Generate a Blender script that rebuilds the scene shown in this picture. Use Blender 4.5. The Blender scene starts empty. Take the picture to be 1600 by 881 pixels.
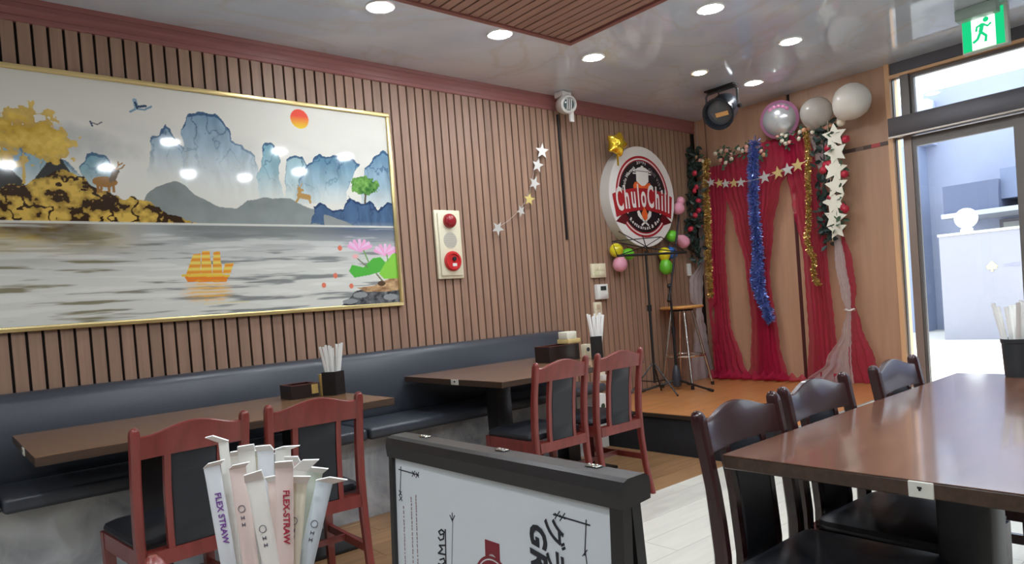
import bpy, bmesh, math, random
import numpy as np
from mathutils import Vector, Matrix
random.seed(7)
scene = bpy.context.scene
COL = scene.collection
PI = math.pi

def S(r, g, b):
    f = lambda c: (c/255/12.92) if c/255 <= .04045 else ((c/255+.055)/1.055)**2.4
    return (f(r), f(g), f(b), 1.0)

# ------------------------------------------------------------------ camera
cam_d = bpy.data.cameras.new('camera')
cam = bpy.data.objects.new('camera', cam_d); COL.objects.link(cam)
_r = Vector((0.760941, -0.644325, -0.076249)); _u = Vector((0.072618, -0.032205, 0.996840)); _f = Vector((0.644745, 0.764073, -0.022283))
cam.matrix_world = Matrix(((_r.x, _u.x, -_f.x, 0), (_r.y, _u.y, -_f.y, 0), (_r.z, _u.z, -_f.z, 1.12), (0, 0, 0, 1)))
cam_d.sensor_fit = 'HORIZONTAL'; cam_d.sensor_width = 36; cam_d.lens = 36*1090.57/1600
cam_d.shift_y = (499.14-440.5)/1600
cam_d.clip_start = .05; cam_d.clip_end = 200
scene.camera = cam

# ------------------------------------------------------------------ sky, sun, exposure
world = bpy.data.worlds.new('sky'); scene.world = world; world.use_nodes = True
wn = world.node_tree.nodes; wn.clear()
_bg = wn.new('ShaderNodeBackground'); _bg.inputs[0].default_value = (.86, .93, 1, 1); _bg.inputs[1].default_value = 2.2
_wo = wn.new('ShaderNodeOutputWorld'); world.node_tree.links.new(_bg.outputs[0], _wo.inputs[0])
def lamp(name, kind, energy, col, **kw):
    d = bpy.data.lights.new(name, kind); d.energy = energy; d.color = col
    o = bpy.data.objects.new(name, d); COL.objects.link(o)
    for k, v in kw.items(): setattr(d, k, v)
    return o
sun = lamp('sun', 'SUN', 7, (1, .95, .87), angle=.02)
sun.rotation_euler = Vector((-.34, .30, -.89)).to_track_quat('-Z', 'Y').to_euler()
# sky portals in the two glazed sides (sampling aids for the daylight that comes in)
for nm, loc, nrm, sx, sy in (('portal_front', (5.86, .55, 1.33), (-1, 0, 0), 3.1, 2.6),):
    o = lamp(nm, 'AREA', 1, (1, 1, 1), shape='RECTANGLE', size=sx, size_y=sy)
    o.data.cycles.is_portal = True
    o.location = loc; o.rotation_euler = Vector(nrm).to_track_quat('-Z', 'Z').to_euler()
vs = scene.view_settings
vs.view_transform = 'Standard'; vs.look = 'None'; vs.gamma = 1; vs.use_curve_mapping = False
vs.exposure = 0.85
try:
    scene.cycles.max_bounces = 8; scene.cycles.diffuse_bounces = 4; scene.cycles.glossy_bounces = 4
    scene.cycles.transparent_max_bounces = 24; scene.cycles.caustics_reflective = False; scene.cycles.caustics_refractive = False
    scene.cycles.sample_clamp_indirect = 6
except Exception: pass

# ------------------------------------------------------------------ materials
MATS = {}
def new_mat(name):
    m = bpy.data.materials.new(name); m.use_nodes = True; nt = m.node_tree; nt.nodes.clear()
    out = nt.nodes.new('ShaderNodeOutputMaterial')
    MATS[name] = m
    return m, nt, out
def P(name, col, rough=.5, metal=0, grain=None, amt=.2, rnd=0, coat=0, bump=0, emit=0, ior=1.5, alpha=1, detail=3, dist=0, coords='Object', sheen=0):
    """principled material; grain = mapping scale of a noise that varies the base colour"""
    m, nt, out = new_mat(name); N = nt.nodes; L = nt.links
    b = N.new('ShaderNodeBsdfPrincipled'); L.new(b.outputs[0], out.inputs[0])
    b.inputs['Base Color'].default_value = col; b.inputs['Roughness'].default_value = rough; b.inputs['Metallic'].default_value = metal
    b.inputs['IOR'].default_value = ior; b.inputs['Coat Weight'].default_value = coat; b.inputs['Coat Roughness'].default_value = .08; b.inputs['Alpha'].default_value = alpha
    if emit: b.inputs['Emission Color'].default_value = col; b.inputs['Emission Strength'].default_value = emit
    if sheen: b.inputs['Sheen Weight'].default_value = sheen
    if grain:
        tc = N.new('ShaderNodeTexCoord'); mp = N.new('ShaderNodeMapping'); mp.inputs['Scale'].default_value = grain
        nz = N.new('ShaderNodeTexNoise'); nz.inputs['Scale'].default_value = 1; nz.inputs['Detail'].default_value = detail; nz.inputs['Roughness'].default_value = .6; nz.inputs['Distortion'].default_value = dist
        L.new(tc.outputs[coords], mp.inputs[0]); L.new(mp.outputs[0], nz.inputs[0])
        mr = N.new('ShaderNodeMapRange'); mr.inputs[1].default_value = .3; mr.inputs[2].default_value = .7; mr.inputs[3].default_value = 1-amt; mr.inputs[4].default_value = 1+amt
        L.new(nz.outputs[0], mr.inputs[0])
        val = mr.outputs[0]
        if rnd:
            oi = N.new('ShaderNodeObjectInfo'); m2 = N.new('ShaderNodeMapRange'); m2.inputs[3].default_value = 1-rnd; m2.inputs[4].default_value = 1+rnd
            L.new(oi.outputs['Random'], m2.inputs[0]); mm = N.new('ShaderNodeMath'); mm.operation = 'MULTIPLY'
            L.new(val, mm.inputs[0]); L.new(m2.outputs[0], mm.inputs[1]); val = mm.outputs[0]
            # shift the grain per piece
            cx = N.new('ShaderNodeVectorMath'); cx.operation = 'ADD'; sc = N.new('ShaderNodeMath'); sc.operation = 'MULTIPLY'; sc.inputs[1].default_value = 37
            L.new(oi.outputs['Random'], sc.inputs[0]); L.new(mp.outputs[0], cx.inputs[0]); L.new(sc.outputs[0], cx.inputs[1]); L.new(cx.outputs[0], nz.inputs[0])
        vm = N.new('ShaderNodeVectorMath'); vm.operation = 'SCALE'; vm.inputs[0].default_value = col[:3]
        L.new(val, vm.inputs['Scale']); L.new(vm.outputs[0], b.inputs['Base Color'])
        if bump:
            bp = N.new('ShaderNodeBump'); bp.inputs['Strength'].default_value = bump; bp.inputs['Distance'].default_value = .002
            L.new(nz.outputs[0], bp.inputs['Height']); L.new(bp.outputs[0], b.inputs['Normal'])
    return m
def marble(name, c0, c1, rough, scale, ior=1.5, veins=.5, coat=0):
    m, nt, out = new_mat(name); N = nt.nodes; L = nt.links
    b = N.new('ShaderNodeBsdfPrincipled'); L.new(b.outputs[0], out.inputs[0]); b.inputs['Roughness'].default_value = rough; b.inputs['IOR'].default_value = ior
    b.inputs['Coat Weight'].default_value = coat; b.inputs['Coat Roughness'].default_value = .05
    tc = N.new('ShaderNodeTexCoord'); mp = N.new('ShaderNodeMapping'); mp.inputs['Scale'].default_value = (scale,)*3; mp.inputs['Rotation'].default_value = (0, 0, .6)
    L.new(tc.outputs['Object'], mp.inputs[0])
    n1 = N.new('ShaderNodeTexNoise'); n1.inputs['Scale'].default_value = 1; n1.inputs['Detail'].default_value = 6; n1.inputs['Distortion'].default_value = 1.2; L.new(mp.outputs[0], n1.inputs[0])
    r1 = N.new('ShaderNodeValToRGB'); r1.color_ramp.elements[0].position = .36; r1.color_ramp.elements[1].position = .66
    r1.color_ramp.elements[0].color = c0; r1.color_ramp.elements[1].color = c1; L.new(n1.outputs[0], r1.inputs[0])
    n2 = N.new('ShaderNodeTexNoise'); n2.inputs['Scale'].default_value = .8; n2.inputs['Detail'].default_value = 5; n2.inputs['Distortion'].default_value = 2.5; L.new(mp.outputs[0], n2.inputs[0])
    r2 = N.new('ShaderNodeValToRGB'); r2.color_ramp.elements[0].position = .47; r2.color_ramp.elements[0].color = (0, 0, 0, 1); r2.color_ramp.elements[1].position = .53; r2.color_ramp.elements[1].color = (0, 0, 0, 1)
    e = r2.color_ramp.elements.new(.5); e.color = (veins,)*3+(1,); L.new(n2.outputs[0], r2.inputs[0])
    mx = N.new('ShaderNodeMix'); mx.data_type = 'RGBA'; mx.inputs[7].default_value = S(205, 200, 190)
    L.new(r2.outputs[0], mx.inputs[0]); L.new(r1.outputs[0], mx.inputs[6]); L.new(mx.outputs[2], b.inputs['Base Color'])
    return m
def sheer(name, col, alpha, trans=.5):
    """thin see-through cloth"""
    m, nt, out = new_mat(name); N = nt.nodes; L = nt.links
    t = N.new('ShaderNodeBsdfTransparent'); d = N.new('ShaderNodeBsdfDiffuse'); tl = N.new('ShaderNodeBsdfTranslucent')
    d.inputs[0].default_value = col; tl.inputs[0].default_value = col
    a = N.new('ShaderNodeMixShader'); a.inputs[0].default_value = trans; L.new(d.outputs[0], a.inputs[1]); L.new(tl.outputs[0], a.inputs[2])
    b = N.new('ShaderNodeMixShader'); b.inputs[0].default_value = alpha; L.new(t.outputs[0], b.inputs[1]); L.new(a.outputs[0], b.inputs[2])
    L.new(b.outputs[0], out.inputs[0]); return m
def glass(name, tint=(1, 1, 1, 1)):
    m, nt, out = new_mat(name); N = nt.nodes; L = nt.links
    t = N.new('ShaderNodeBsdfTransparent'); t.inputs[0].default_value = tint; g = N.new('ShaderNodeBsdfGlossy'); g.inputs['Roughness'].default_value = 0
    fr = N.new('ShaderNodeFresnel'); fr.inputs[0].default_value = 1.4
    mx = N.new('ShaderNodeMixShader'); L.new(fr.outputs[0], mx.inputs[0]); L.new(t.outputs[0], mx.inputs[1]); L.new(g.outputs[0], mx.inputs[2]); L.new(mx.outputs[0], out.inputs[0]); return m
def emitter(name, col, strength):
    m, nt, out = new_mat(name); e = nt.nodes.new('ShaderNodeEmission'); e.inputs[0].default_value = col; e.inputs[1].default_value = strength
    nt.links.new(e.outputs[0], out.inputs[0]); return m

slat_m = P('slat_wood', S(156, 124, 104), .5, grain=(30, 30, 1.2), amt=.16, rnd=.05)
groove_m = P('groove_dark', S(34, 25, 22), .8)
crown_m = P('crown_wood', S(150, 96, 92), .4, grain=(2, 40, 40), amt=.1)
ceil_m = marble('ceiling_marble', S(206, 219, 238), S(232, 240, 250), .05, .9, ior=1.6, veins=.35)
ceil_slat_m = P('ceiling_slat_wood', S(172, 134, 120), .45, grain=(30, 1.2, 30), amt=.15, rnd=.06)
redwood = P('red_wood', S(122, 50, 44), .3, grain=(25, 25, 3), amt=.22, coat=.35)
darkwood = P('red_wood_dark', S(54, 27, 29), .25, grain=(25, 25, 3), amt=.22, coat=.25)  # darker tone of the red wood, for the right-table chairs
leather = P('black_leather', S(30, 32, 38), .42, grain=(260, 260, 260), amt=.15, bump=.15)
bench_m = P('bench_leather', S(64, 68, 76), .34, grain=(240, 240, 240), amt=.1, bump=.1)
bench_base_m = marble('bench_stone', S(140, 143, 148), S(202, 204, 204), .22, 3.2, veins=.2)
table_l = P('table_wood', S(128, 94, 66), .25, grain=(2.5, 40, 40), amt=.2)
table_r = P('table_wood_dark', S(112, 76, 60), .2, grain=(3, 14, 14), amt=.25, dist=.6, coat=.5)
table_m = P('table_wood_glossy', S(150, 112, 86), .07, grain=(2.5, 40, 40), amt=.2)
edge_m = P('table_edge', S(70, 52, 40), .4, grain=(3, 60, 60), amt=.25)
black_m = P('black_metal', S(24, 24, 27), .4)
black_s = P('black_paint', S(28, 27, 28), .35, grain=(40, 40, 40), amt=.15)
stage_top_m = P('stage_wood', S(190, 128, 76), .3, grain=(2, 22, 22), amt=.13)
stage_black = P('stage_black', S(30, 31, 36), .8, grain=(90, 90, 90), amt=.15)
panel_m = P('panel_wood', S(184, 144, 116), .42, grain=(14, 14, 1.1), amt=.1, rnd=.03)
floor_b = P('floor_brown', S(148, 112, 78), .4, grain=(2.2, 26, 10), amt=.2, rnd=.12, dist=.5)
floor_p = P('floor_pale', S(214, 210, 198), .35, grain=(1.6, 16, 10), amt=.06, rnd=.02, dist=.5)
white_w = P('white_paint', S(220, 218, 212), .6, grain=(3, 3, 3), amt=.03)
cream = P('cream_plastic', S(232, 224, 196), .4)
white_p = P('white_plastic', S(232, 232, 228), .35)
red_lamp = P('red_lens', S(160, 20, 34), .12, coat=.6)
red_p = P('red_plastic', S(206, 50, 52), .25, coat=.5)
grey_p = P('grey_plastic', S(196, 192, 178), .5)
gold_frame = P('gold_frame', S(236, 212, 150), .28, metal=.85)
brown_w = P('brown_wall', S(122, 102, 88), .6, grain=(3, 3, 3), amt=.04)
alu = P('grey_frame', S(116, 110, 106), .4, metal=.3)
alu_d = P('dark_frame', S(94, 92, 96), .4, metal=.3)
orange_trim = P('orange_trim', S(226, 178, 132), .45)
chrome = P('chrome', S(215, 212, 206), .14, metal=1)
seat_wood = P('stool_wood', S(206, 150, 84), .35, grain=(6, 30, 30), amt=.15)
pane = glass('pane_glass', (.93, .96, .97, 1))
led = emitter('led_white', (.88, .94, 1, 1), 155)
led_warm = emitter('led_warm', (1, .80, .52, 1), 34)
led_low = emitter('led_white_low', (.9, .95, 1, 1), 55)
exit_green = emitter('exit_green', S(30, 205, 130), .62)
exit_white = emitter('exit_white', S(240, 255, 248), 1.3)

# ------------------------------------------------------------------ mesh helpers
class MB:
    def __init__(s): s.v = []; s.f = []; s.sm = []
    def add(s, vs, fs, smooth=False):
        o = len(s.v); s.v += [tuple(v) for v in vs]; s.f += [tuple(i+o for i in f) for f in fs]; s.sm += [smooth]*len(fs); return s
    def box(s, lo, hi, M=None):
        vs = [Vector((x, y, z)) for x in (lo[0], hi[0]) for y in (lo[1], hi[1]) for z in (lo[2], hi[2])]
        if M: vs = [M @ v for v in vs]
        return s.add(vs, [(0, 1, 3, 2), (4, 6, 7, 5), (0, 4, 5, 1), (2, 3, 7, 6), (0, 2, 6, 4), (1, 5, 7, 3)])
    def rbox(s, lo, hi, r, seg=2):
        """box with rounded edges"""
        bm = bmesh.new(); bmesh.ops.create_cube(bm, size=1)
        for v in bm.verts: v.co = Vector([lo[i]+(v.co[i]+.5)*(hi[i]-lo[i]) for i in range(3)])
        bmesh.ops.bevel(bm, geom=bm.edges[:], offset=r, segments=seg, profile=.5, affect='EDGES')
        s.addbm(bm, True); return s
    def addbm(s, bm, smooth=False, M=None):
        bm.verts.index_update()
        s.add([(M @ v.co) if M else v.co for v in bm.verts], [[v.index for v in f.verts] for f in bm.faces], smooth); bm.free(); return s
    def prism(s, poly, axis, a, b, smooth=False):
        n = len(poly); mk = {'x': lambda u, v, t: (t, u, v), 'y': lambda u, v, t: (u, t, v), 'z': lambda u, v, t: (u, v, t)}[axis]
        vs = [mk(u, v, a) for u, v in poly]+[mk(u, v, b) for u, v in poly]
        return s.add(vs, [tuple(range(n))[::-1], tuple(range(n, 2*n))]+[(i, (i+1) % n, n+(i+1) % n, n+i) for i in range(n)], smooth)
    def tube(s, pts, rs, n=8, caps=True, smooth=True):
        pts = [Vector(p) for p in pts]; rs = [rs]*len(pts) if isinstance(rs, (int, float)) else rs
        ring = []; prev = None
        for i, p in enumerate(pts):
            d = (pts[min(i+1, len(pts)-1)]-pts[max(i-1, 0)]).normalized()
            if prev is None: a = d.orthogonal().normalized()
            else: a = (prev-d*prev.dot(d)); a = a.normalized() if a.length > 1e-6 else d.orthogonal().normalized()
            prev = a; b = d.cross(a)
            ring.append([p+(a*math.cos(2*PI*k/n)+b*math.sin(2*PI*k/n))*rs[i] for k in range(n)])
        vs = [v for r in ring for v in r]; m = len(pts)
        fs = [(i*n+k, i*n+(k+1) % n, (i+1)*n+(k+1) % n, (i+1)*n+k) for i in range(m-1) for k in range(n)]
        s.add(vs, fs, smooth)
        if caps: s.add(ring[0], [tuple(range(n))[::-1]]); s.add(ring[-1], [tuple(range(n))])
        return s
    def lathe(s, prof, n=20, M=None, smooth=True):
        """prof: (r, z) pairs around z"""
        vs = [Vector((r*math.cos(2*PI*k/n), r*math.sin(2*PI*k/n), z)) for r, z in prof for k in range(n)]
        if M: vs = [M @ v for v in vs]
        m = len(prof)
        fs = [(i*n+k, i*n+(k+1) % n, (i+1)*n+(k+1) % n, (i+1)*n+k) for i in range(m-1) for k in range(n)]
        if prof[0][0] > 1e-5: fs.append(tuple(range(n))[::-1])
        if prof[-1][0] > 1e-5: fs.append(tuple(range((m-1)*n, m*n)))
        return s.add(vs, fs, smooth)
    def ball(s, c, r, n=16, m=10, M=None):
        r = (r, r, r) if isinstance(r, (int, float)) else r
        vs = []; 
        for i in range(m+1):
            t = PI*i/m
            for k in range(n):
                v = Vector((math.sin(t)*math.cos(2*PI*k/n)*r[0], math.sin(t)*math.sin(2*PI*k/n)*r[1], math.cos(t)*r[2]))
                vs.append((M @ v if M else v)+Vector(c))
        return s.add(vs, [(i*n+k, (i+1)*n+k, (i+1)*n+(k+1) % n, i*n+(k+1) % n) for i in range(m) for k in range(n)], True)
    def grid(s, rows, smooth=True):
        n = len(rows[0]); m = len(rows)
        return s.add([p for r in rows for p in r], [(i*n+k, i*n+k+1, (i+1)*n+k+1, (i+1)*n+k) for i in range(m-1) for k in range(n-1)], smooth)
    def mesh(s, me, M):
        return s.add([M @ v.co for v in me.vertices], [tuple(p.vertices) for p in me.polygons])
    def data(s, name, mat, origin=(0, 0, 0), fix=True):
        me = bpy.data.meshes.new(name); o = Vector(origin)
        me.from_pydata([Vector(v)-o for v in s.v], [], s.f)
        bm = bmesh.new(); bm.from_mesh(me)
        bmesh.ops.remove_doubles(bm, verts=bm.verts, dist=1e-6) if fix and len(s.v) < 20000 else None
        bmesh.ops.recalc_face_normals(bm, faces=bm.faces) if fix else None
        bm.to_mesh(me); bm.free()
        if any(s.sm):
            me.polygons.foreach_set('use_smooth', [True]*len(me.polygons)); me.set_sharp_from_angle(angle=math.radians(38))
        me.materials.append(mat); me.update()
        return me
    def build(s, name, mat, parent=None, origin=None, fix=True):
        """one mesh object; geometry is given in the parent's space (parents are unrotated while building)"""
        if origin is None:
            if parent is None and s.v:
                xs, ys, zs = zip(*s.v); origin = ((min(xs)+max(xs))/2, (min(ys)+max(ys))/2, min(zs))
            else: origin = (0, 0, 0)
        o = bpy.data.objects.new(name, s.data(name, mat, origin, fix)); COL.objects.link(o)
        if parent: o.parent = parent
        else: o.location = origin
        return o

def tag(o, label=None, cat=None, group=None, kind=None):
    for k, v in (('label', label), ('category', cat), ('group', group), ('kind', kind)):
        if v: o[k] = v
    return o
def thing(name, label, cat, loc=(0, 0, 0), group=None, rz=0):
    o = bpy.data.objects.new(name, None); COL.objects.link(o); o.location = loc; o.rotation_euler = (0, 0, rz); o.empty_display_size = .05
    return tag(o, label, cat, group)
def copy_tree(o, parent=None):
    c = o.copy(); COL.objects.link(c)
    if parent: c.parent = parent
    for ch in list(o.children): copy_tree(ch, c)
    return c
def struct(name, mb, mat, parent=None):
    o = mb.build(name, mat, parent, origin=(0, 0, 0))
    if parent is None: o['kind'] = 'structure'
    return o
def loc_of(o):
    v = Vector(o.location)
    while o.parent: o = o.parent; v = v+Vector(o.location)
    return v
def part(name, mb, mat, parent):
    """part given in WORLD coordinates, stored relative to its (unrotated) parents"""
    o = bpy.data.objects.new(name, mb.data(name, mat, loc_of(parent))); COL.objects.link(o); o.parent = parent
    return o
def single(name, mb, mat, label, cat, group=None):
    return tag(mb.build(name, mat), label, cat, group)
_tc = {}
def text_mesh(t, size=1, shear=0, offset=0, extrude=.001, font=None):
    k = (t, size, shear, offset, extrude)
    if k not in _tc:
        cu = bpy.data.curves.new('writing', 'FONT'); cu.body = t; cu.size = size; cu.shear = shear; cu.offset = offset; cu.extrude = extrude; cu.resolution_u = 3; cu.align_x = 'CENTER'
        ob = bpy.data.objects.new('writing', cu); COL.objects.link(ob)
        bpy.context.view_layer.update()
        _tc[k] = bpy.data.meshes.new_from_object(ob.evaluated_get(bpy.context.evaluated_depsgraph_get()))
        bpy.data.objects.remove(ob); bpy.data.curves.remove(cu)
    return _tc[k]
def frame_m(loc, X, Y):
    X = Vector(X); Y = Vector(Y); Z = X.cross(Y)
    return Matrix(((X.x, Y.x, Z.x, loc[0]), (X.y, Y.y, Z.y, loc[1]), (X.z, Y.z, Z.z, loc[2]), (0, 0, 0, 1)))
def star_poly(c, r, rot=0, inner=.42, n=5, sx=1):
    return [(c[0]+sx*rr*math.sin(rot+PI*k/n), c[1]+rr*math.cos(rot+PI*k/n)) for k in range(2*n) for rr in [(r if k % 2 == 0 else r*inner)]]
def ellipse(c, a, b, n=48, t0=0, t1=2*PI):
    return [(c[0]+a*math.cos(t0+(t1-t0)*k/n), c[1]+b*math.sin(t0+(t1-t0)*k/n)) for k in range(n if abs(t1-t0-2*PI) < 1e-6 else n+1)]

# ================================================================== THE SETTING
DW, XS, ZC = 3.9, 5.72, 2.71          # slat wall, stage and entrance wall, ceiling
# floor: a slab, brown planks beside the benches and pale planks in the aisle
fl = struct('floor', MB().box((-3, -2.7, -.12), (5.85, 4.05, -.012)), P('floor_base', S(60, 50, 42), .8))
def planks(x0, x1, y0, y1, w, l, m, nm):
    cache = {}; y = y0; r = 0
    while y < y1-.01:
        yy = min(y+w, y1); x = x0-(r*.43 % 1)*l
        while x < x1:
            a, b = max(x, x0), min(x+l, x1)
            if b-a > .05:
                k = (round(b-a, 3), round(yy-y, 3))
                if k not in cache: cache[k] = MB().box((.001, .001, -.012), (b-a-.001, yy-y-.001, 0)).data(nm, m)
                o = bpy.data.objects.new(nm, cache[k]); COL.objects.link(o); o.parent = fl; o.location = (a, y, 0)
            x += l
        y += w; r += 1
planks(.2, 3.88, 2.53, 3.9, .18, 1.2, floor_b, 'floor_plank')
planks(.9, 5.7, -.1, 2.53, .18, 1.2, floor_p, 'pale_plank')
rest = MB().box((-3, -2.6, -.012), (.2, 3.9, 0)).box((.2, -2.6, -.012), (.9, 2.53, 0)).box((.9, -2.6, -.012), (5.7, -.1, 0))
struct('floor_edge', rest, floor_p, fl)

# slat wall
wl = struct('wall_left', MB().box((-3, DW+.02, -.1), (XS+.15, DW+.14, 2.8)), groove_m)
sl = MB().box((0, DW, 0), (.0515, DW+.022, 2.61)).data('slat', slat_m)
x = -2.2 + (.0 )
k = 0
X0 = 2.2098-.0638*72
while True:
    x = X0+.0638*k+.012
    if x > XS-.055: break
    o = bpy.data.objects.new('slat', sl); COL.objects.link(o); o.parent = wl; o.location = (x, 0, 0); k += 1
# crown moulding
cr = [(DW+.02, 2.597), (DW-.006, 2.597), (DW-.010, 2.602), (DW-.010, 2.622), (DW-.006, 2.627), (DW-.008, 2.652), (DW-.013, 2.658), (DW-.013, 2.682), (DW-.009, 2.687), (DW-.016, 2.702), (DW-.016, ZC), (DW+.02, ZC)]
tr = MB().prism(cr, 'x', -3, XS, True); struct('trim_1', tr, crown_m)
# black cable strip that runs down one groove
single('cable_strip', MB().box((3.903, DW-.012, 1.59), (3.919, DW, 2.57)), black_m, 'thin black cable strip running straight down the slat wall under the camera', 'cable')

# ceiling with the slatted inset
ce = struct('ceiling', MB().box((-3, -2.7, ZC), (5.85, 4.05, ZC+.12)), ceil_m)
ix0, ix1, iy0, iy1 = -1.4, 3.155, 1.62, 2.985
struct('inset_board', MB().box((ix0, iy0, ZC-.012), (ix1, iy1, ZC)), groove_m, ce)
csl = MB().box((0, iy0+.03, ZC-.03), (.0515, iy1-.03, ZC-.011)).data('ceiling_slat', ceil_slat_m)
x = ix1-.03-.0638
while x > ix0+.03:
    o = bpy.data.objects.new('ceiling_slat', csl); COL.objects.link(o); o.parent = ce; o.location = (x, 0, 0); x -= .0638
for lo, hi in (((ix0, iy1-.032, ZC-.04), (ix1, iy1, ZC)), ((ix0, iy0, ZC-.04), (ix1, iy0+.032, ZC)), ((ix1-.032, iy0+.032, ZC-.04), (ix1, iy1-.032, ZC)), ((ix0, iy0+.032, ZC-.04), (ix0+.032, iy1-.032, ZC))):
    struct('inset_frame', MB().box(lo, hi), crown_m, ce)

# stage wall: wood panels with recessed joints
ws = struct('wall_stage', MB().box((XS+.015, 2.14, -.1), (XS+.14, 4.0, 2.8)), groove_m)
for a, b in ((3.778, 3.9), (2.965, 3.766), (2.17, 2.935)):
    struct('wall_panel', MB().box((XS, a, 0), (XS+.02, b, ZC)), panel_m, ws)
struct('joint_strip', MB().box((XS-.006, 2.937, .28), (XS+.016, 2.963, 1.70)), P('strip_dark', S(74, 34, 34), .4), ws)
for i, c in enumerate((S(214, 200, 176), S(226, 150, 116), S(214, 200, 176), S(60, 40, 36), S(205, 190, 160))):
    struct('strip_band', MB().box((XS-.006, 2.937, 1.70+.058*i), (XS+.016, 2.963, 1.757+.058*i)), P('strip_%d' % i, c, .5), ws)
for a, b, c in ((2.17, 2.235, S(86, 64, 58)), (2.235, 2.3, S(178, 66, 66)), (2.3, 2.36, S(86, 64, 58)), (2.36, 2.42, S(116, 92, 80)), (2.42, 2.52, S(86, 64, 58))):
    struct('wall_band', MB().box((XS-.005, a, 2.112), (XS, b, 2.142)), P('band', c, .5), ws)
# end post of the stage wall
struct('trim_2', MB().box((XS-.02, 2.136, 0), (XS+.13, 2.17, ZC)), orange_trim)

# entrance glazing
we = struct('wall_entrance', MB().box((XS, -2.7, 2.62), (XS+.13, 2.136, 2.82)), alu_d)
struct('beam_edge', MB().box((XS-.02, -2.6, 2.60), (XS+.02, 2.136, 2.62)), orange_trim, we)
struct('mullion', MB().box((XS-.01, 2.008, 2.285), (XS+.08, 2.067, 2.60)), alu, we)
struct('header_box', MB().rbox((XS-.11, -.4, 2.145), (XS+.08, 2.134, 2.285), .006), alu_d, we)
struct('header_lip', MB().box((XS-.112, -.4, 2.135), (XS-.09, 2.134, 2.147)), P('lip', S(186, 176, 166), .35, metal=.4), we)
for a in (.36, -1.06): struct('mullion', MB().box((XS-.01, a, 0), (XS+.08, a+.06, 2.60)), alu, we)
struct('side_wall', MB().box((XS, -2.7, -.1), (XS+.13, -1.06, 2.62)), white_w, we)
struct('sill', MB().box((XS-.02, -2.6, 0), (XS+.1, 2.136, .03)), alu, we)
def win(n, y0, y1, z0, z1):
    f = MB(); t = .025 if y1-y0 > .2 else .006
    w = struct('window_%d' % n, MB().box((XS+.02, y0, z0), (XS+.06, y0+t, z1)).box((XS+.02, y1-t, z0), (XS+.06, y1, z1)).box((XS+.02, y0+t, z0), (XS+.06, y1-t, z0+t)).box((XS+.02, y0+t, z1-t), (XS+.06, y1-t, z1)), alu)
    struct('pane', MB().box((XS+.036, y0+t, z0+t), (XS+.042, y1-t, z1-t)), pane, w)
win(1, .42, 2.008, 2.287, 2.60); win(2, 2.067, 2.136, .03, 2.145); win(3, 2.067, 2.136, 2.287, 2.60)
win(4, -1.0, .36, .03, 2.60)
struct('jamb', MB().box((XS-.01, 2.012, .03), (XS+.08, 2.067, 2.144)), P('jamb_tan', S(150, 132, 122), .4, metal=.3), we)
# two sliding door leaves
for n, (a, b, xo) in enumerate(((1.29, 2.011, 0), (.42, 1.30, .045))):
    d = struct('door_%d' % (n+1), MB().box((XS+xo, b-.02, .03), (XS+.04+xo, b, 2.135)).box((XS+xo, a, .03), (XS+.04+xo, a+.09, 2.135)).box((XS+xo, a+.09, 2.06), (XS+.04+xo, b-.02, 2.135)).box((XS+xo, a+.09, .03), (XS+.04+xo, b-.02, .13)), alu)
    struct('door_pane', MB().box((XS+.016+xo, a+.09, .13), (XS+.022+xo, b-.02, 2.06)), pane, d)
    struct('door_pull', MB().tube([(XS-.03, a+.05, .9), (XS-.03, a+.05, 1.25)], .009) if n == 0 else MB().tube([(XS+.1, b-.1, .9), (XS+.1, b-.1, 1.25)], .009), chrome, d)

# side wall and back wall behind the viewer
struct('wall_right', MB().box((-3, -2.75, -.1), (5.86, -2.6, 2.8)), brown_w)
struct('wall_back', MB().box((-3.12, -2.75, -.1), (-3, 4.05, 2.8)), white_w)

# ================================================================== STAGE
stg = thing('stage', 'low stage with an orange wood top and black front before the red drapes', 'stage', (4.8, 2.98, 0))
part('platform', MB().box((3.885, 2.075, 0), (5.705, 3.895, .26)), stage_black, stg)
for i in range(8):
    a = 3.88+i*(1.825/8); part('deck_board', MB().box((a+.0005, 2.07, .26), (a+1.825/8-.0005, 3.896, .28)), stage_top_m, stg)
part('edge_strip', MB().box((3.872, 2.07, .252), (3.88, 3.896, .277)), P('edge_dark', S(56, 44, 36), .4), stg)
part('side_strip', MB().box((3.872, 2.058, .25), (5.705, 2.07, .277)), P('edge_metal', S(190, 188, 182), .35, metal=.4), stg)
single('wood_batten', MB().box((5.60, 2.86, .2801), (5.66, 3.05, .295)), seat_wood, 'short pale wooden batten lying on the stage floor at the foot of the drapes', 'batten')

# ================================================================== WALL BENCH
bn = thing('wall_bench', 'long black leather wall bench with a grey stone base along the slat wall', 'bench', (1.8, 3.6, 0))
part('base', MB().box((-1.6, 3.50, 0), (3.70, 3.86, .44)), bench_base_m, bn)
for a, b in ((-1.6, .18), (.19, 1.80), (1.81, 3.72)):
    part('seat_cushion', MB().rbox((a, 3.41, .44), (b, 3.80, .505), .018, 3), bench_m, bn)
def back_mb(a, b):
    m = MB(); prof = [(3.895, .50), (3.79, .50), (3.775, .53), (3.79, .70), (3.812, .845), (3.828, .875), (3.85, .889), (3.895, .889)]
    rows = []
    for i, (x, ins) in enumerate(((a, .02), (a+.006, .004), (a+.02, 0), (b-.02, 0), (b-.006, .004), (b, .02))):
        rows.append([(x, y+(ins if y < 3.89 else 0), z-(ins if z > .6 else 0)) for y, z in prof])
    m.grid(rows); n = len(prof); m.add(rows[0], [tuple(range(n))]); m.add(rows[-1], [tuple(range(n))]); return m
for a, b in ((-1.6, 1.803), (1.812, 3.755)): part('back_cushion', back_mb(a, b), bench_m, bn)
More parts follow.
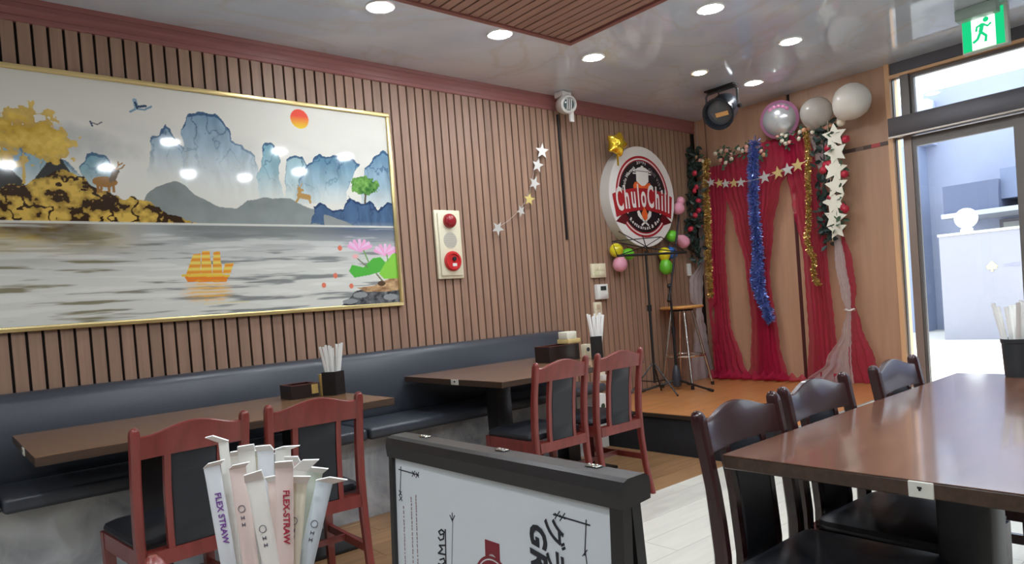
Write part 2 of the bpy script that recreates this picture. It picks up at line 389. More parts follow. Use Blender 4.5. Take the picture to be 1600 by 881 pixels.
# ================================================================== FRAMED LANDSCAPE
X0p, X1p, Z0p, Z1p = -.34, 2.372, 1.163, 2.392
pic = thing('framed_picture', 'large gold-framed glossy landscape print of mountains, lake and golden ship', 'picture', (1.0, DW, Z0p))
fw = .024
for nm, lo, hi in (('frame_top', (X0p, DW-.03, Z1p-fw), (X1p, DW, Z1p)), ('frame_bottom', (X0p, DW-.03, Z0p), (X1p, DW, Z0p+fw)), ('frame_left', (X0p, DW-.03, Z0p+fw), (X0p+fw, DW, Z1p-fw)), ('frame_right', (X1p-fw, DW-.03, Z0p+fw), (X1p, DW, Z1p-fw))):
    part('frame_side', MB().rbox(lo, hi, .004), gold_frame, pic)
rng = np.random.RandomState(3)
def vnoise(u, v, seed):
    r = np.random.RandomState(seed); G = r.rand(64, 64)
    iu = np.floor(u).astype(int); iv = np.floor(v).astype(int); fu = u-iu; fv = v-iv
    fu = fu*fu*(3-2*fu); fv = fv*fv*(3-2*fv)
    g = lambda a, b: G[a % 64, b % 64]
    return (g(iu, iv)*(1-fu)+g(iu+1, iv)*fu)*(1-fv)+(g(iu, iv+1)*(1-fu)+g(iu+1, iv+1)*fu)*fv
def fbm(u, v, seed, o=4):
    s = 0; a = .5
    for i in range(o): s = s+a*vnoise(u*2**i, v*2**i, seed+i); a *= .5
    return s/(1-.5**o)
NX, NZ = 900, 400
gx = np.linspace(X0p+fw, X1p-fw, NX); gz = np.linspace(Z0p+fw, Z1p-fw, NZ)
U, V = np.meshgrid(gx, gz)
wob = lambda amp, sc, sd: (fbm(U*sc, V*sc, sd)-.5)*amp
def inside(poly, wu=0, wv=0):
    u = U+wu; v = V+wv; c = np.zeros(U.shape, bool); n = len(poly)
    for i in range(n):
        x1, y1 = poly[i]; x2, y2 = poly[i-1]
        if y1 == y2: continue
        c ^= ((y1 > v) != (y2 > v)) & (u < (x2-x1)*(v-y1)/(y2-y1)+x1)
    return c
rgb = lambda r, g, b: np.array(S(r, g, b)[:3])
IMG = np.empty((NZ, NX, 3)); IMG[:] = rgb(212, 210, 200)
def put(mask, col, a=1.0):
    m = mask*a if isinstance(mask, np.ndarray) and mask.dtype != bool else mask.astype(float)*a
    IMG[:] = IMG*(1-m[..., None])+np.asarray(col)*m[..., None]
def lerp(a, b, t): return np.asarray(a)*(1-t[..., None])+np.asarray(b)*t[..., None]
# clouds
cl_ = np.clip((fbm(U*2.2, V*5, 11)-.48)*4, 0, 1)*np.clip(1-np.abs(V-2.02)/.22, 0, 1)
put(cl_*.55, rgb(168, 168, 166))
c2_ = np.clip(1-((U-.62)/.33)**2-((V-2.06-.1*(.55-U))/.09)**2+wob(1.6, 9, 5), 0, 1); put(c2_*.6, rgb(160, 162, 164))
hz = 1.667
def mountain(poly, c_top, c_low, ztop, zlow, seed, edge=rgb(52, 82, 112)):
    wu, wv = wob(.05, 16, seed), wob(.05, 16, seed+1)
    m = inside(poly, wu, wv); t = np.clip((V-zlow)/(ztop-zlow), 0, 1)
    st = fbm(U*34+wob(1, 6, seed+3)*4, V*7, seed+2)
    col = lerp(c_low, c_top, t); col = col*(.72+.55*st[..., None])
    put(m*np.clip(t*1.8, 0, 1), col)
    m2 = inside([(x, z-.016) for x, z in poly], wu, wv)
    put((m & ~m2)*np.clip(t*2.2-.7, 0, 1)*.85, edge)
    ridg = np.abs(fbm(U*14, V*9, seed+7)-.5) < .022
    put((m & ridg)*np.clip(t*2-.6, 0, 1)*.6, edge)
B1, B0 = rgb(108, 140, 164), rgb(196, 206, 204)
mountain([(0.9331,1.8312), (0.9536,2.0874), (0.9973,2.1441), (1.0400,2.1815), (1.0687,2.1546), (1.0906,2.1166), (1.1110,2.0581), (1.1122,1.8392)], B1, B0, 2.2, 1.86, 20)
mountain([(1.0845,1.7709), (1.1051,2.0240), (1.1173,2.0956), (1.1106,2.1689), (1.1457,2.2502), (1.2285,2.2735), (1.2839,2.2628), (1.3343,2.2198), (1.3765,2.1505), (1.4348,2.0957), (1.4759,2.0777), (1.5048,1.9938), (1.5529,1.7864)], B1, B0, 2.3, 1.78, 30)
mountain([(1.4798,1.7840), (1.5157,1.9945), (1.5310,2.0894), (1.5538,2.1420), (1.5872,2.1451), (1.6191,2.0821), (1.6345,1.9547), (1.6278,1.7889)], rgb(104,146,160), rgb(178,200,200), 2.14, 1.76, 40)
mountain([(1.6278,1.7889), (1.6801,2.0426), (1.7214,2.0754), (1.7600,2.0709), (1.8024,2.0139), (1.8639,1.7968)], rgb(140,170,176), rgb(190,205,203), 2.05, 1.76, 45)
mountain([(1.6653,1.7828), (1.7957,2.0285), (1.8473,2.0701), (1.9312,2.0957), (2.0152,2.0984), (2.1076,2.0740), (2.1415,2.0606), (2.0994,1.9826), (2.0143,1.8018)], rgb(90,128,150), rgb(186,204,204), 2.06, 1.76, 50)
mountain([(2.1178,1.7973), (2.1653,2.0304), (2.2351,2.1075), (2.3025,2.1452), (2.3532,2.1411), (2.3523,1.7720)], rgb(100,132,156), rgb(184,202,204), 2.1, 1.7, 60)
mountain([(0.3162,1.8034), (0.3364,2.0719), (0.4056,2.0376), (0.4764,1.9962), (0.5762,1.9677), (0.6194,1.9156), (0.6438,1.8181)], rgb(86,128,150), rgb(180,198,198), 2.1, 1.75, 70)
mountain([(0.6278,1.8174), (0.6491,1.9546), (0.6633,1.9990), (0.6860,2.0133), (0.7295,2.0106), (0.7651,1.9692), (0.7874,1.8246)], rgb(84,138,156), rgb(184,202,200), 2.03, 1.76, 80)
put(np.clip(fbm(U*2, V*8, 90)*2.2-.9, 0, 1)*np.clip(1-np.abs(V-1.80)/.1, 0, 1)*.7, rgb(206, 206, 200))
# grey hills
def hill(poly, c, sd, fade=.5):
    m = inside(poly, wob(.02, 14, sd), wob(.02, 14, sd+1)); t = np.clip((V-hz)/.26, 0, 1)
    put(m, lerp(np.asarray(c)*1.35, c, t)*(.88+.24*fbm(U*18, V*18, sd+2)[..., None]))
hill([(0.8257,1.6596), (0.9198,1.8143), (0.9746,1.8627), (1.0470,1.8863), (1.1022,1.8725), (1.1742,1.8114), (1.2693,1.7631), (1.3642,1.7555), (1.4308,1.7966), (1.5192,1.8215), (1.5743,1.8200), (1.6310,1.8258), (1.6765,1.8239), (1.7512,1.7893), (1.8207,1.7650), (1.9394,1.7181), (2.0889,1.6698), (1.4688,1.6545)], rgb(118,124,122), 100)
mountain([(1.7886,1.6734), (1.8146,1.7876), (1.8646,1.8044), (1.9432,1.7608), (2.0037,1.7780), (2.0587,1.8662), (2.1186,1.8053), (2.1868,1.8236), (2.2407,1.7689), (2.3005,1.8195), (2.3553,1.8049), (2.3606,1.6569)], rgb(66,92,124), rgb(84,104,128), 1.86, 1.5, 110, rgb(40,58,90))
hill([(1.8726,1.6631), (1.8790,1.7360), (1.9805,1.7073), (2.0885,1.6659)], rgb(120,124,122), 118)
# dark peaks and golden rocks on the left
put(inside([(0.4247,1.8379), (0.4975,1.9439), (0.5305,1.9764), (0.5658,1.9670), (0.5966,1.8927), (0.6171,1.8169)], wob(.03, 14, 1), 0), rgb(58, 60, 58))
put(inside([(0.1785,1.7972), (0.2794,1.9341), (0.3254,1.9258), (0.3711,1.8997), (0.4050,1.8369), (0.3837,1.7475), (0.1722,1.7123)], wob(.03, 14, 2), 0), rgb(62, 62, 60))
gm = inside([(0.1676,1.6501), (0.1793,1.8085), (0.3162,1.8034), (0.3561,1.8286), (0.4149,1.8374), (0.4672,1.8760), (0.5620,1.9180), (0.6185,1.9032), (0.6639,1.8687), (0.6991,1.8331), (0.7536,1.8231), (0.8072,1.7872), (0.9004,1.7940), (0.9463,1.7728), (0.9972,1.7283), (1.0690,1.6966), (1.1500,1.6745), (1.1298,1.6640)], wob(.05, 20, 4), wob(.05, 20, 5))
gn = fbm(U*20, V*20, 8); gcol = lerp(rgb(92, 66, 30), rgb(206, 172, 84), np.clip((gn-.30)*3.2, 0, 1)); gcol[(gn < .40) | (np.abs(fbm(U*11, V*13, 9)-.5) < .035)] = rgb(58, 42, 30)
put(gm, gcol)
# golden tree
tn = fbm(U*26, V*26, 13, 5)
for c, r, rz in ((0.4240,2.1190), .17, .10), ((0.3708,2.0549), .2, .1), ((0.4817,2.0654), .15, .09), ((0.3391,1.9501), .12, .05), ((0.5263,1.9882), .1, .05):
    d = ((U-c[0])/r)**2+((V-c[1])/rz)**2
    put((d+2.6*(.62-tn) < 1), lerp(rgb(176, 138, 40), rgb(222, 190, 96), np.clip(tn*1.6-.4, 0, 1)), .9)
put(inside([(0.4006,1.8426), (0.4114,1.9850), (0.4187,1.9856), (0.4153,1.8434)]), rgb(196, 164, 86))
# deer
def stroke(pts, w, col):
    for (x1, z1), (x2, z2) in zip(pts[:-1], pts[1:]):
        dx, dz = x2-x1, z2-z1; L2 = dx*dx+dz*dz+1e-9; t = np.clip(((U-x1)*dx+(V-z1)*dz)/L2, 0, 1)
        put(((U-x1-t*dx)**2+(V-z1-t*dz)**2) < w*w, col)
def blob(c, a, b, col, al=1.0): put(((U-c[0])/a)**2+((V-c[1])/b)**2 < 1, col, al)
dc = rgb(150, 108, 56)
blob((0.7378,1.8696), .055, .026, dc); stroke([(0.7691,1.8776), (0.7865,1.9199)], .014, rgb(104, 84, 60)); blob((0.7870,1.9263), .02, .012, rgb(96, 80, 62))
for px in ((152,300),(158,300),(171,300),(176,300)): pass
stroke([(0.7068,1.8617), (0.7034,1.8177)], .006, dc); stroke([(0.7204,1.8593), (0.7174,1.8215)], .006, dc); stroke([(0.7568,1.8643), (0.7508,1.8230)], .006, dc); stroke([(0.7740,1.8684), (0.7733,1.8240)], .006, dc)
stroke([(0.7903,1.9329), (0.8034,1.9560), (0.8214,1.9668)], .003, dc); stroke([(0.8034,1.9560), (0.8019,1.9718)], .003, dc); stroke([(0.7903,1.9329), (0.8165,1.9410), (0.8292,1.9578)], .003, dc)
d2 = rgb(170, 134, 80)
stroke([(1.7325,1.8448), (1.7869,1.8357)], .016, d2); stroke([(1.7325,1.8448), (1.7358,1.8823)], .01, d2); stroke([(1.7279,1.8819), (1.7548,1.8757)], .007, d2); stroke([(1.7869,1.8357), (1.7962,1.8059)], .007, d2); stroke([(1.7319,1.8373), (1.7098,1.8066)], .006, d2)
stroke([(1.7361,1.8861), (1.7541,1.9132)], .003, d2); stroke([(1.7361,1.8861), (1.7260,1.9042)], .003, d2)
# cranes
kc = rgb(58, 78, 100)
stroke([(0.8766,2.2285), (0.9073,2.2483), (0.9425,2.2461), (0.9769,2.2666)], .005, rgb(120, 150, 172)); stroke([(0.9076,2.2516), (0.9018,2.2897)], .01, rgb(140, 170, 186)); stroke([(0.9105,2.2520), (0.9037,2.2770)], .006, kc); stroke([(0.9199,2.2596), (0.9501,2.2665)], .006, kc)
stroke([(0.6975,2.1607), (0.7040,2.1396)], .004, kc); stroke([(0.7052,2.1553), (0.7265,2.1482), (0.7469,2.1630)], .003, rgb(120, 120, 120))
# sun
sc_ = (1.7714,2.2930); sr = .0555
sd_ = ((U-sc_[0])/sr)**2+((V-sc_[1])/(sr*1.02))**2 < 1
put(sd_, lerp(rgb(246, 196, 66), rgb(222, 88, 74), np.clip((V-sc_[1]+sr)/(1.3*sr), 0, 1)))
# green tree on the rocks
gc = (2.1645,1.9226); tg = fbm(U*40, V*40, 15, 4)
put(((U-gc[0])/.1)**2+((V-gc[1])/.062)**2+1.5*(.55-tg) < 1, lerp(rgb(44, 96, 44), rgb(120, 168, 84), np.clip(tg*2-.6, 0, 1)))
stroke([(2.1639,1.8667), (2.1548,1.8144)], .006, rgb(90, 78, 60))
# water
wm = V < hz; dpt = np.clip((hz-V)/(hz-Z0p), 0, 1)
put(wm, lerp(rgb(170, 174, 172), rgb(206, 206, 198), np.clip(dpt*1.6, 0, 1)))
refl = wm*np.clip(1-dpt/.42, 0, 1)
lg = np.clip((.95-U)/.35, 0, 1); put(np.clip(refl*1.7, 0, 1)*lg*np.clip(.55+1.2*(fbm(U*7, V*30, 21)-.3), 0, 1), lerp(rgb(96, 78, 50), rgb(178, 154, 84), np.clip(fbm(U*5, V*14, 22)*2-.5, 0, 1)))
put(np.clip(refl*1.6, 0, 1)*np.clip((U-.8)/.3, 0, 1)*np.clip(1.15-dpt/.3, 0, 1), lerp(rgb(122, 126, 124), rgb(96, 106, 122), np.clip((U-1.75)/.3, 0, 1)))
rip = fbm(U*3.2, V*46, 25, 4); put(wm*np.clip((rip-.60)*9, 0, 1)*.85*np.clip(dpt*6, 0, 1), lerp(rgb(112, 104, 70), rgb(112, 116, 116), np.clip((U-.7)/.3, 0, 1)))
put(wm*np.clip((.40-rip)*9, 0, 1)*.4, rgb(226, 226, 220))
put(np.abs(V-hz) < .006, rgb(210, 210, 200), .8)
# golden ship and its reflection
so = rgb(226, 128, 52); sg = rgb(232, 186, 72)
for i in range(3):
    a, b = ((286,318),(318,342),(340,360))[i]
sails = ([(1.0733,1.4009), (1.1171,1.5080), (1.1563,1.5144), (1.1468,1.3986)], [(1.1468,1.3986), (1.1636,1.5245), (1.2032,1.5276), (1.2056,1.3967)], [(1.2056,1.3967), (1.2225,1.5205), (1.2561,1.5236), (1.2589,1.3950)], [(1.2595,1.4020), (1.2776,1.4572), (1.3257,1.4597), (1.3002,1.4007)])
for p_ in sails: put(inside(p_), lerp(rgb(220, 140, 50), rgb(240, 204, 104), np.clip(.5+.5*np.sin(V*190), 0, 1)))
put(inside([(1.0578,1.4048), (1.2928,1.3940), (1.2760,1.3561), (1.0798,1.3636)]), so); stroke([(1.0573,1.3981), (1.2925,1.3905)], .006, sg)
put(np.clip(1.3-((U-(1.1755,1.3119)[0])/.13)**2-((V-(1.1755,1.3119)[1])/.06)**2+wob(1.2, 30, 41)*1.0, 0, 1)*np.clip(.6+.5*np.sin(V*300+wob(1, 8, 42)*6), .3, 1), rgb(236, 178, 70), .8); put((np.abs(V-1.245) < .004) & (np.abs(U-1.27) < .12), rgb(214, 206, 160))
# lotus, koi and the rocky corner
lp = rgb(226, 160, 196)
for c in ((2.0957,1.5510), (2.2733,1.5217)):
    for a in range(-3, 4):
        t = a*.38; stroke([(c[0], c[1]-.03), (c[0]+.075*math.sin(t*1.25), c[1]-.03+.06*math.cos(t))], .011, lp if a % 2 else rgb(238, 184, 212))
gl_ = rgb(84, 172, 70)
put(inside([(2.0080,1.3947), (2.0329,1.4334), (2.1100,1.4157), (2.1773,1.4703), (2.2325,1.4775), (2.2663,1.4445), (2.2427,1.3881), (2.1455,1.3668), (2.0432,1.3543)]), gl_); put(inside([(2.2474,1.3392), (2.2138,1.3728), (2.2663,1.4445), (2.3274,1.5007), (2.3842,1.5001), (2.3785,1.3346)]), rgb(132, 196, 74))
stroke([(2.1193,1.5191), (2.1483,1.4468)], .005, rgb(120, 160, 100)); stroke([(2.2800,1.4931), (2.2855,1.4522)], .005, rgb(120, 160, 100)); stroke([(2.0711,1.4721), (2.1365,1.4151)], .004, rgb(110, 120, 90)); stroke([(2.1957,1.3733), (2.2368,1.3234)], .005, rgb(110, 110, 80))
blob((2.0591,1.4841), .02, .014, rgb(226, 170, 170))
for c in ((1.9610,1.5361), (1.9170,1.3702), (2.0171,1.3041), (1.8379,1.3155)): blob(c, .014, .016, rgb(214, 120, 96))
rk = inside([(1.9252,1.1800), (2.0019,1.2303), (2.0354,1.2679), (2.1154,1.2801), (2.2507,1.2740), (2.3938,1.2925), (2.3888,1.1349)], wob(.03, 16, 33), wob(.03, 16, 34)); put(rk, lerp(rgb(52, 54, 58), rgb(120, 122, 124), np.clip(fbm(U*40, V*40, 36)*2-.6, 0, 1)))
put(inside([(2.0548,1.2907), (2.1801,1.3013), (2.2751,1.3382), (2.3984,1.3422), (2.3915,1.2677), (2.2492,1.2578), (2.1140,1.2642)], wob(.02, 20, 37), 0), lerp(rgb(126, 92, 62), rgb(200, 166, 126), np.clip(fbm(U*30, V*50, 38)*1.8-.4, 0, 1)))
blob((2.2265,1.3116), .028, .016, rgb(84, 66, 50))
for c, a, b in (((2.0727,1.2463), .05, .018), ((2.0001,1.2107), .05, .016), ((2.2832,1.2235), .05, .02)): blob(c, a, b, rgb(140, 142, 142))
IMG[:] = np.minimum(IMG*1.22, .9)
me = bpy.data.meshes.new('print')
vv = np.empty((NZ*NX, 3)); vv[:, 0] = U.ravel()-1.0; vv[:, 1] = -.018; vv[:, 2] = V.ravel()-Z0p
idx = (np.arange(NZ-1)[:, None]*NX+np.arange(NX-1)[None, :]).ravel()
ff = np.stack([idx, idx+1, idx+NX+1, idx+NX], 1)
me.vertices.add(len(vv)); me.vertices.foreach_set('co', vv.ravel()); me.loops.add(ff.size); me.loops.foreach_set('vertex_index', ff.ravel())
me.polygons.add(len(ff)); me.polygons.foreach_set('loop_start', np.arange(len(ff))*4); me.update(calc_edges=True)
ca = me.color_attributes.new('print', 'FLOAT_COLOR', 'POINT'); ca.data.foreach_set('color', np.concatenate([IMG, np.ones((NZ, NX, 1))], 2).ravel())
m_, nt_, out_ = new_mat('print_gloss'); b_ = nt_.nodes.new('ShaderNodeBsdfPrincipled'); at_ = nt_.nodes.new('ShaderNodeAttribute'); at_.attribute_name = 'print'
nt_.links.new(at_.outputs['Color'], b_.inputs['Base Color']); nt_.links.new(b_.outputs[0], out_.inputs[0]); b_.inputs['Roughness'].default_value = .06; b_.inputs['IOR'].default_value = 1.5
me.materials.append(m_)
po = bpy.data.objects.new('print', me); COL.objects.link(po); po.parent = pic
part('backing_board', MB().box((X0p+.01, DW-.016, Z0p+.01), (X1p-.01, DW-.002, Z1p-.01)), groove_m, pic)

# ================================================================== CEILING DOWNLIGHTS
def downlight(x, y, label, warm=False):
    low = x > 4.49
    t = thing('downlight', label, 'ceiling light', (x, y, ZC), 'recessed downlights')
    r = .058 if not warm else .046
    m = MB().lathe([(r, 0), (r+.002, -.006), (r+.016, -.007), (r+.02, 0), (r, 0)], 28, Matrix.Translation((x, y, ZC))); part('trim_ring', m, white_p, t)
    part('diffuser', MB().lathe([(r, -.001), (r, -.004), (r*.93, -.009), (r*.6, -.013), (0, -.015)], 28, Matrix.Translation((x, y, ZC))), led_warm if warm else led_low if low else led, t)
for x, y, l in ((1.931, 3.153, 'round white downlight at the top edge nearest the picture'), (2.717, 3.132, 'round white downlight beside the slatted ceiling inset edge'), (3.518, 3.131, 'round white downlight just past the corner of the ceiling inset, above the camera'),
                (3.547, 2.249, 'large-looking white downlight cut near the top edge right of the ceiling inset'), (4.502, 2.277, 'white downlight in the marbled ceiling nearest the entrance'), (5.117, 2.91, 'white downlight beside the hanging stage lamp')):
    downlight(x, y, l)
downlight(4.484, 2.97, 'smaller warm yellow downlight in front of the stage lamp', True)
for i, (x, y) in enumerate(((1.708, 1.449), (2.653, 1.46), (3.335, 1.425), (.688, .123), (1.447, .265), (2.204, .19), (2.784, .159), (3.197, .654))):
    downlight(x, y, 'round white downlight over the aisle, seen only as a reflection in the picture')
for x, y in ((-1.6, -1.3), (-1.6, .2), (-1.6, 2.2), (-.35, .55), (-.35, 1.55), (-.7, -.5)):  # extra downlights, never in view, added to brighten signboard and near straws
    downlight(x, y, 'round white downlight added unseen behind the viewer to brighten the room')

# ================================================================== CHAIRS
def chair_parts(t):
    def yb(z):      # centre line of the curved rear posts
        pts = [(0, -.055), (.15, -.022), (.32, -.002), (.46, .004), (.62, -.008), (.82, -.042)]
        for (a, ya), (b, yb_) in zip(pts[:-1], pts[1:]):
            if z <= b+1e-9: return ya+(yb_-ya)*max(0, (z-a))/(b-a)
        return pts[-1][1]
    zs = [0, .08, .16, .24, .32, .40, .48, .56, .64, .72, .78, .80]
    for sx in (-1, 1):
        m = MB(); w, d = .0145, .019
        rows = []
        for z in zs:
            dd = d*(1 if .3 < z < .6 else .9); c = .006
            y = yb(z); x = sx*.175
            rows.append([(x-w+c, y-dd, z), (x+w-c, y-dd, z), (x+w, y-dd+c, z), (x+w, y+dd-c, z), (x+w-c, y+dd, z), (x-w+c, y+dd, z), (x-w, y+dd-c, z), (x-w, y-dd+c, z)])
        for f, z in ((.92, .812), (.7, .820), (.35, .825)):
            y = yb(z); cx = sx*.175
            rows.append([(cx+(px-cx)*f, y+(py-yb(.80))*f, z) for px, py, pz in rows[11]])
        rows = [r+[r[0]] for r in rows]; m.grid(rows); m.add(rows[0][:8], [tuple(range(8))]); m.add(rows[-1][:8], [tuple(range(8))])
        m.build('rear_post', redwood, t)
    # crest rail with an arched top
    m = MB(); N_ = 20; rows = []
    for i in range(N_+1):
        u = -1+2*i/N_; x = u*.161; bow = -.012*(1-u*u)
        top = .792+.034*max(0, math.cos(u*PI/2*1.02))**1.6 + .004*abs(u)**6; bot = .722+.004*(1-u*u)
        y0, y1 = yb(bot)+bow, yb(top)+bow; h = .0105; e = .004
        rows.append([(x, y0-h, bot), (x, y1-h, top-e), (x, y1-h+e, top), (x, y1+h-e, top), (x, y1+h, top-e), (x, y0+h, bot), (x, y0-h, bot)])
    m.grid(rows); m.add(rows[0][:6], [tuple(range(6))]); m.add(rows[-1][:6], [tuple(range(6))])
    m.build('crest_rail', redwood, t)
    def slab(x0, x1, z0, z1, h, push=0, n=8):
        m = MB(); rows = []
        for i in range(n+1):
            z = z0+(z1-z0)*i/n; y = yb(z)-.008; p = push*math.sin(PI*i/n)**.35 if push else 0
            rows.append([(x0, y-h, z), (x0+.006, y-h-p, z), (x1-.006, y-h-p, z), (x1, y-h, z), (x1, y+h, z), (x1-.006, y+h+p, z), (x0+.006, y+h+p, z), (x0, y+h, z), (x0, y-h, z)])
        m.grid(rows); m.add(rows[0][:8], [tuple(range(8))]); m.add(rows[-1][:8], [tuple(range(8))]); return m
    for sx in (-1, 1): slab(sx*.084-.010, sx*.084+.010, .418, .728, .010).build('back_slat', redwood, t)
    slab(-.0735, .0735, .421, .726, .006, .006).build('back_panel', leather, t)
    slab(-.161, .161, .372, .42, .011).build('lower_rail', redwood, t)
    # seat frame, cushion, front legs, stretchers
    m = MB()
    for lo, hi in (((-.175, .365, .375), (.175, .387, .432)), ((-.186, .02, .375), (-.166, .385, .432)), ((.166, .02, .375), (.186, .385, .432)), ((-.166, .015, .375), (.166, .03, .42))): m.box(lo, hi)
    m.build('seat_frame', redwood, t)
    rows = []
    for z, ins in ((.430, .004), (.446, 0), (.458, .006), (.468, .03), (.474, .08), (.476, .15)):
        w = .184-ins; a, b = .028+ins*.8, .388-ins*.8; r = .03*(1-ins/.16)+.003
        ring = []
        for cx, cy, t0 in ((w-r, b-r, 0), (-w+r, b-r, PI/2), (-w+r, a+r, PI), (w-r, a+r, 1.5*PI)):
            for k in range(4): ring.append((cx+r*math.cos(t0+PI/2*k/3), cy+r*math.sin(t0+PI/2*k/3), z))
        rows.append(ring+[ring[0]])
    m = MB().grid(rows); m.add(rows[0][:16], [tuple(range(16))]); m.add(rows[-1][:16], [tuple(range(16))]); m.build('seat_cushion', leather, t)
    for sx in (-1, 1):
        m = MB(); a = sx*.170; rows = [[(a-h, .368-h, z), (a+h, .368-h, z), (a+h, .368+h, z), (a-h, .368+h, z), (a-h, .368-h, z)] for z, h in ((0, .013), (.36, .018), (.43, .018))]
        m.grid(rows, False); m.add(rows[0][:4], [(0, 1, 2, 3)]); m.add(rows[-1][:4], [(0, 1, 2, 3)]); m.build('front_leg', redwood, t)
        MB().box((sx*.172-.009, -.005, .19), (sx*.172+.009, .36, .222)).build('stretcher', redwood, t)
    MB().box((-.165, .17, .196), (.165, .186, .22)).build('stretcher', redwood, t)
first = []
def chair(x, y, rz, label, dark=False):
    if not first:
        t = thing('dining_chair', label, 'chair', (x, y, 0), 'red-wood dining chairs', rz); first.append(t); chair_parts(t)
    else:
        t = copy_tree(first[0]); t.location = (x, y, 0); t.rotation_euler = (0, 0, rz); t['label'] = label
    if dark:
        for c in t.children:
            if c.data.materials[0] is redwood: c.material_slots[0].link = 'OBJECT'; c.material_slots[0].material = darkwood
    return t
R_ = math.radians
chair(.648, 2.475, R_(5), 'red-wood chair with black back panel behind the near straws, at the left table')
chair(1.105, 2.525, R_(-3), 'red-wood chair right of the near straws, below the straw holder on the left table')
chair(2.437, 2.57, R_(0), 'sunlit red-wood chair at the middle table, the one nearer the signboard')
chair(2.885, 2.575, R_(0), 'sunlit red-wood chair at the middle table, the one nearer the stage')
chair(1.60, .975, R_(180), 'dark red-wood chair at the corner of the large right table, nearest the signboard', True)
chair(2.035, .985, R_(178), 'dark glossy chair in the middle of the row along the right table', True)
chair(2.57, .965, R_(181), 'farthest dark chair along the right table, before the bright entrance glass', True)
chair(.035, .975, R_(180), 'chair at the bottom left edge with only a red post top showing')

# ================================================================== TABLES
def table(name_label, x0, x1, y0, y1, top_m, cols, loc_y=None, rot=0):
    t = thing('table', name_label, 'table', ((x0+x1)/2, (y0+y1)/2, 0))
    m = MB(); m.box((x0+.001, y0+.001, .7185), (x1-.001, y1-.001, .72)); part('tabletop', m, top_m, t)
    part('table_edge', MB().rbox((x0, y0, .686), (x1, y1, .7187), .003, 1), edge_m, t)
    for cx, cy in cols:
        part('pedestal_column', MB().rbox((cx-.055, cy-.055, .02), (cx+.055, cy+.055, .67), .008), black_s, t)
        part('pedestal_plate', MB().box((cx-.2, cy-.2, .67), (cx+.2, cy+.2, .686)), black_s, t)
        part('pedestal_foot', MB().rbox((cx-.24, cy-.2, .001), (cx+.24, cy+.2, .02), .006), black_s, t)
    return t
t1 = table('long brown wood table at the left bench under the landscape print', .262, 1.68, 2.895, 3.69, table_l, ((.69, 3.28), (1.35, 3.28)))
t2 = table('glossy brown table at the middle of the bench reflecting the slat wall', 2.27, 3.42, 2.81, 3.77, table_m, ((2.60, 3.26), (3.15, 3.26)))
t3 = table('large dark brown table in the right foreground mirroring the entrance light', 1.445, 3.06, .20, .969, table_r, ((1.80, .56), (2.7, .56)))
t4 = table('small table under the near straw holder, below the bottom edge of view', -.62, .46, .24, .955, table_r, ((-.08, .6),))
# table number tags (the white stickers on the table edges)
def tag_plate(t, lo, hi, dots, ax):
    p_ = part('edge_tag', MB().rbox(lo, hi, .0012, 1), P('tag_white', S(214, 212, 200), .45), t); p_['label'] = 'white sticker tag on the table edge'
    m = MB()
    for a, b in dots: m.box(a, b)
    part('tag_mark', m, black_m, p_)
tag_plate(t2, (2.266, 3.195, .689), (2.2705, 3.265, .7195), [((2.265, 3.222, .703), (2.266, 3.236, .712))], 0)
tag_plate(t3, (1.4405, .508, .687), (1.4455, .553, .7185), [((1.4395, .528, .705), (1.4405, .536, .709)), ((1.4395, .530, .701), (1.4405, .534, .705))], 0)
tag_plate(t1, (.258, 3.20, .689), (.2625, 3.26, .7185), [((.257, 3.225, .703), (.258, 3.236, .71))], 0)

# ================================================================== TABLE-TOP THINGS
paper = P('straw_paper', S(244, 244, 240), .6)
def box_holder(cx, cy, w, h, label, rz=0):
    t = thing('straw_holder', label, 'straw holder', (cx, cy, .7201)); z0 = .7201; a = w/2; th = .004
    m = MB()
    for lo, hi in (((-a, -a, 0), (a, -a+th, h)), ((-a, a-th, 0), (a, a, h)), ((-a, -a+th, 0), (-a+th, a-th, h)), ((a-th, -a+th, 0), (a, a-th, h))): m.box(lo, hi)
    m.build('holder_wall', black_s, t); MB().box((-a+th, -a+th, 0), (a-th, a-th, .005)).build('holder_base', black_s, t)
    t.rotation_euler.z = rz; return t
def far_straws(cx, cy, top, n, group, label, sp, w=.011, seed=1):
    rs = random.Random(seed); out = []
    for i in range(n):
        a = 2*PI*i/n+rs.random(); rr = (.3+.7*rs.random())
        b = Vector((cx+.018*math.cos(a)*rr, cy+.018*math.sin(a)*rr, .727)); tp = Vector((cx+sp*math.cos(a)*rr, cy+sp*math.sin(a)*rr, top+rs.uniform(-.018, .01)))
        m = MB(); d = (tp-b).normalized(); sd = d.cross(Vector((.645, .764, 0))).normalized(); nn = d.cross(sd)
        rows = []
        for q, ww, hh in ((0, 1, .35), (.9, 1, .35), (.96, 1, .12), (1.0, 1.05, .06)):
            p_ = b+(tp-b)*q; h = w/2
            rows.append([p_+sd*h*ww*math.cos(k*PI/4)+nn*h*hh*math.sin(k*PI/4) for k in range(8)])
        rows = [r+[r[0]] for r in rows]; m.grid(rows); m.add(rows[0][:8], [tuple(range(8))]); m.add(rows[-1][:8], [tuple(range(8))])
        tag(m.build('wrapped_straw', paper), label, 'straw', group)
h1 = box_holder(1.612, 3.385, .082, .122, 'square black straw holder at the right end of the left table', R_(30))
far_straws(1.612, 3.385, .978, 16, 'straws in the left table holder', 'white wrapped straw standing in the black holder on the left table', .058, .013, 2)
h2 = box_holder(3.335, 3.12, .075, .15, 'tall black straw holder behind the two sunlit chairs on the middle table', R_(40))
far_straws(3.335, 3.12, 1.012, 14, 'straws in the middle table holder', 'white wrapped straw standing in the black holder on the middle table', .062, .012, 3)
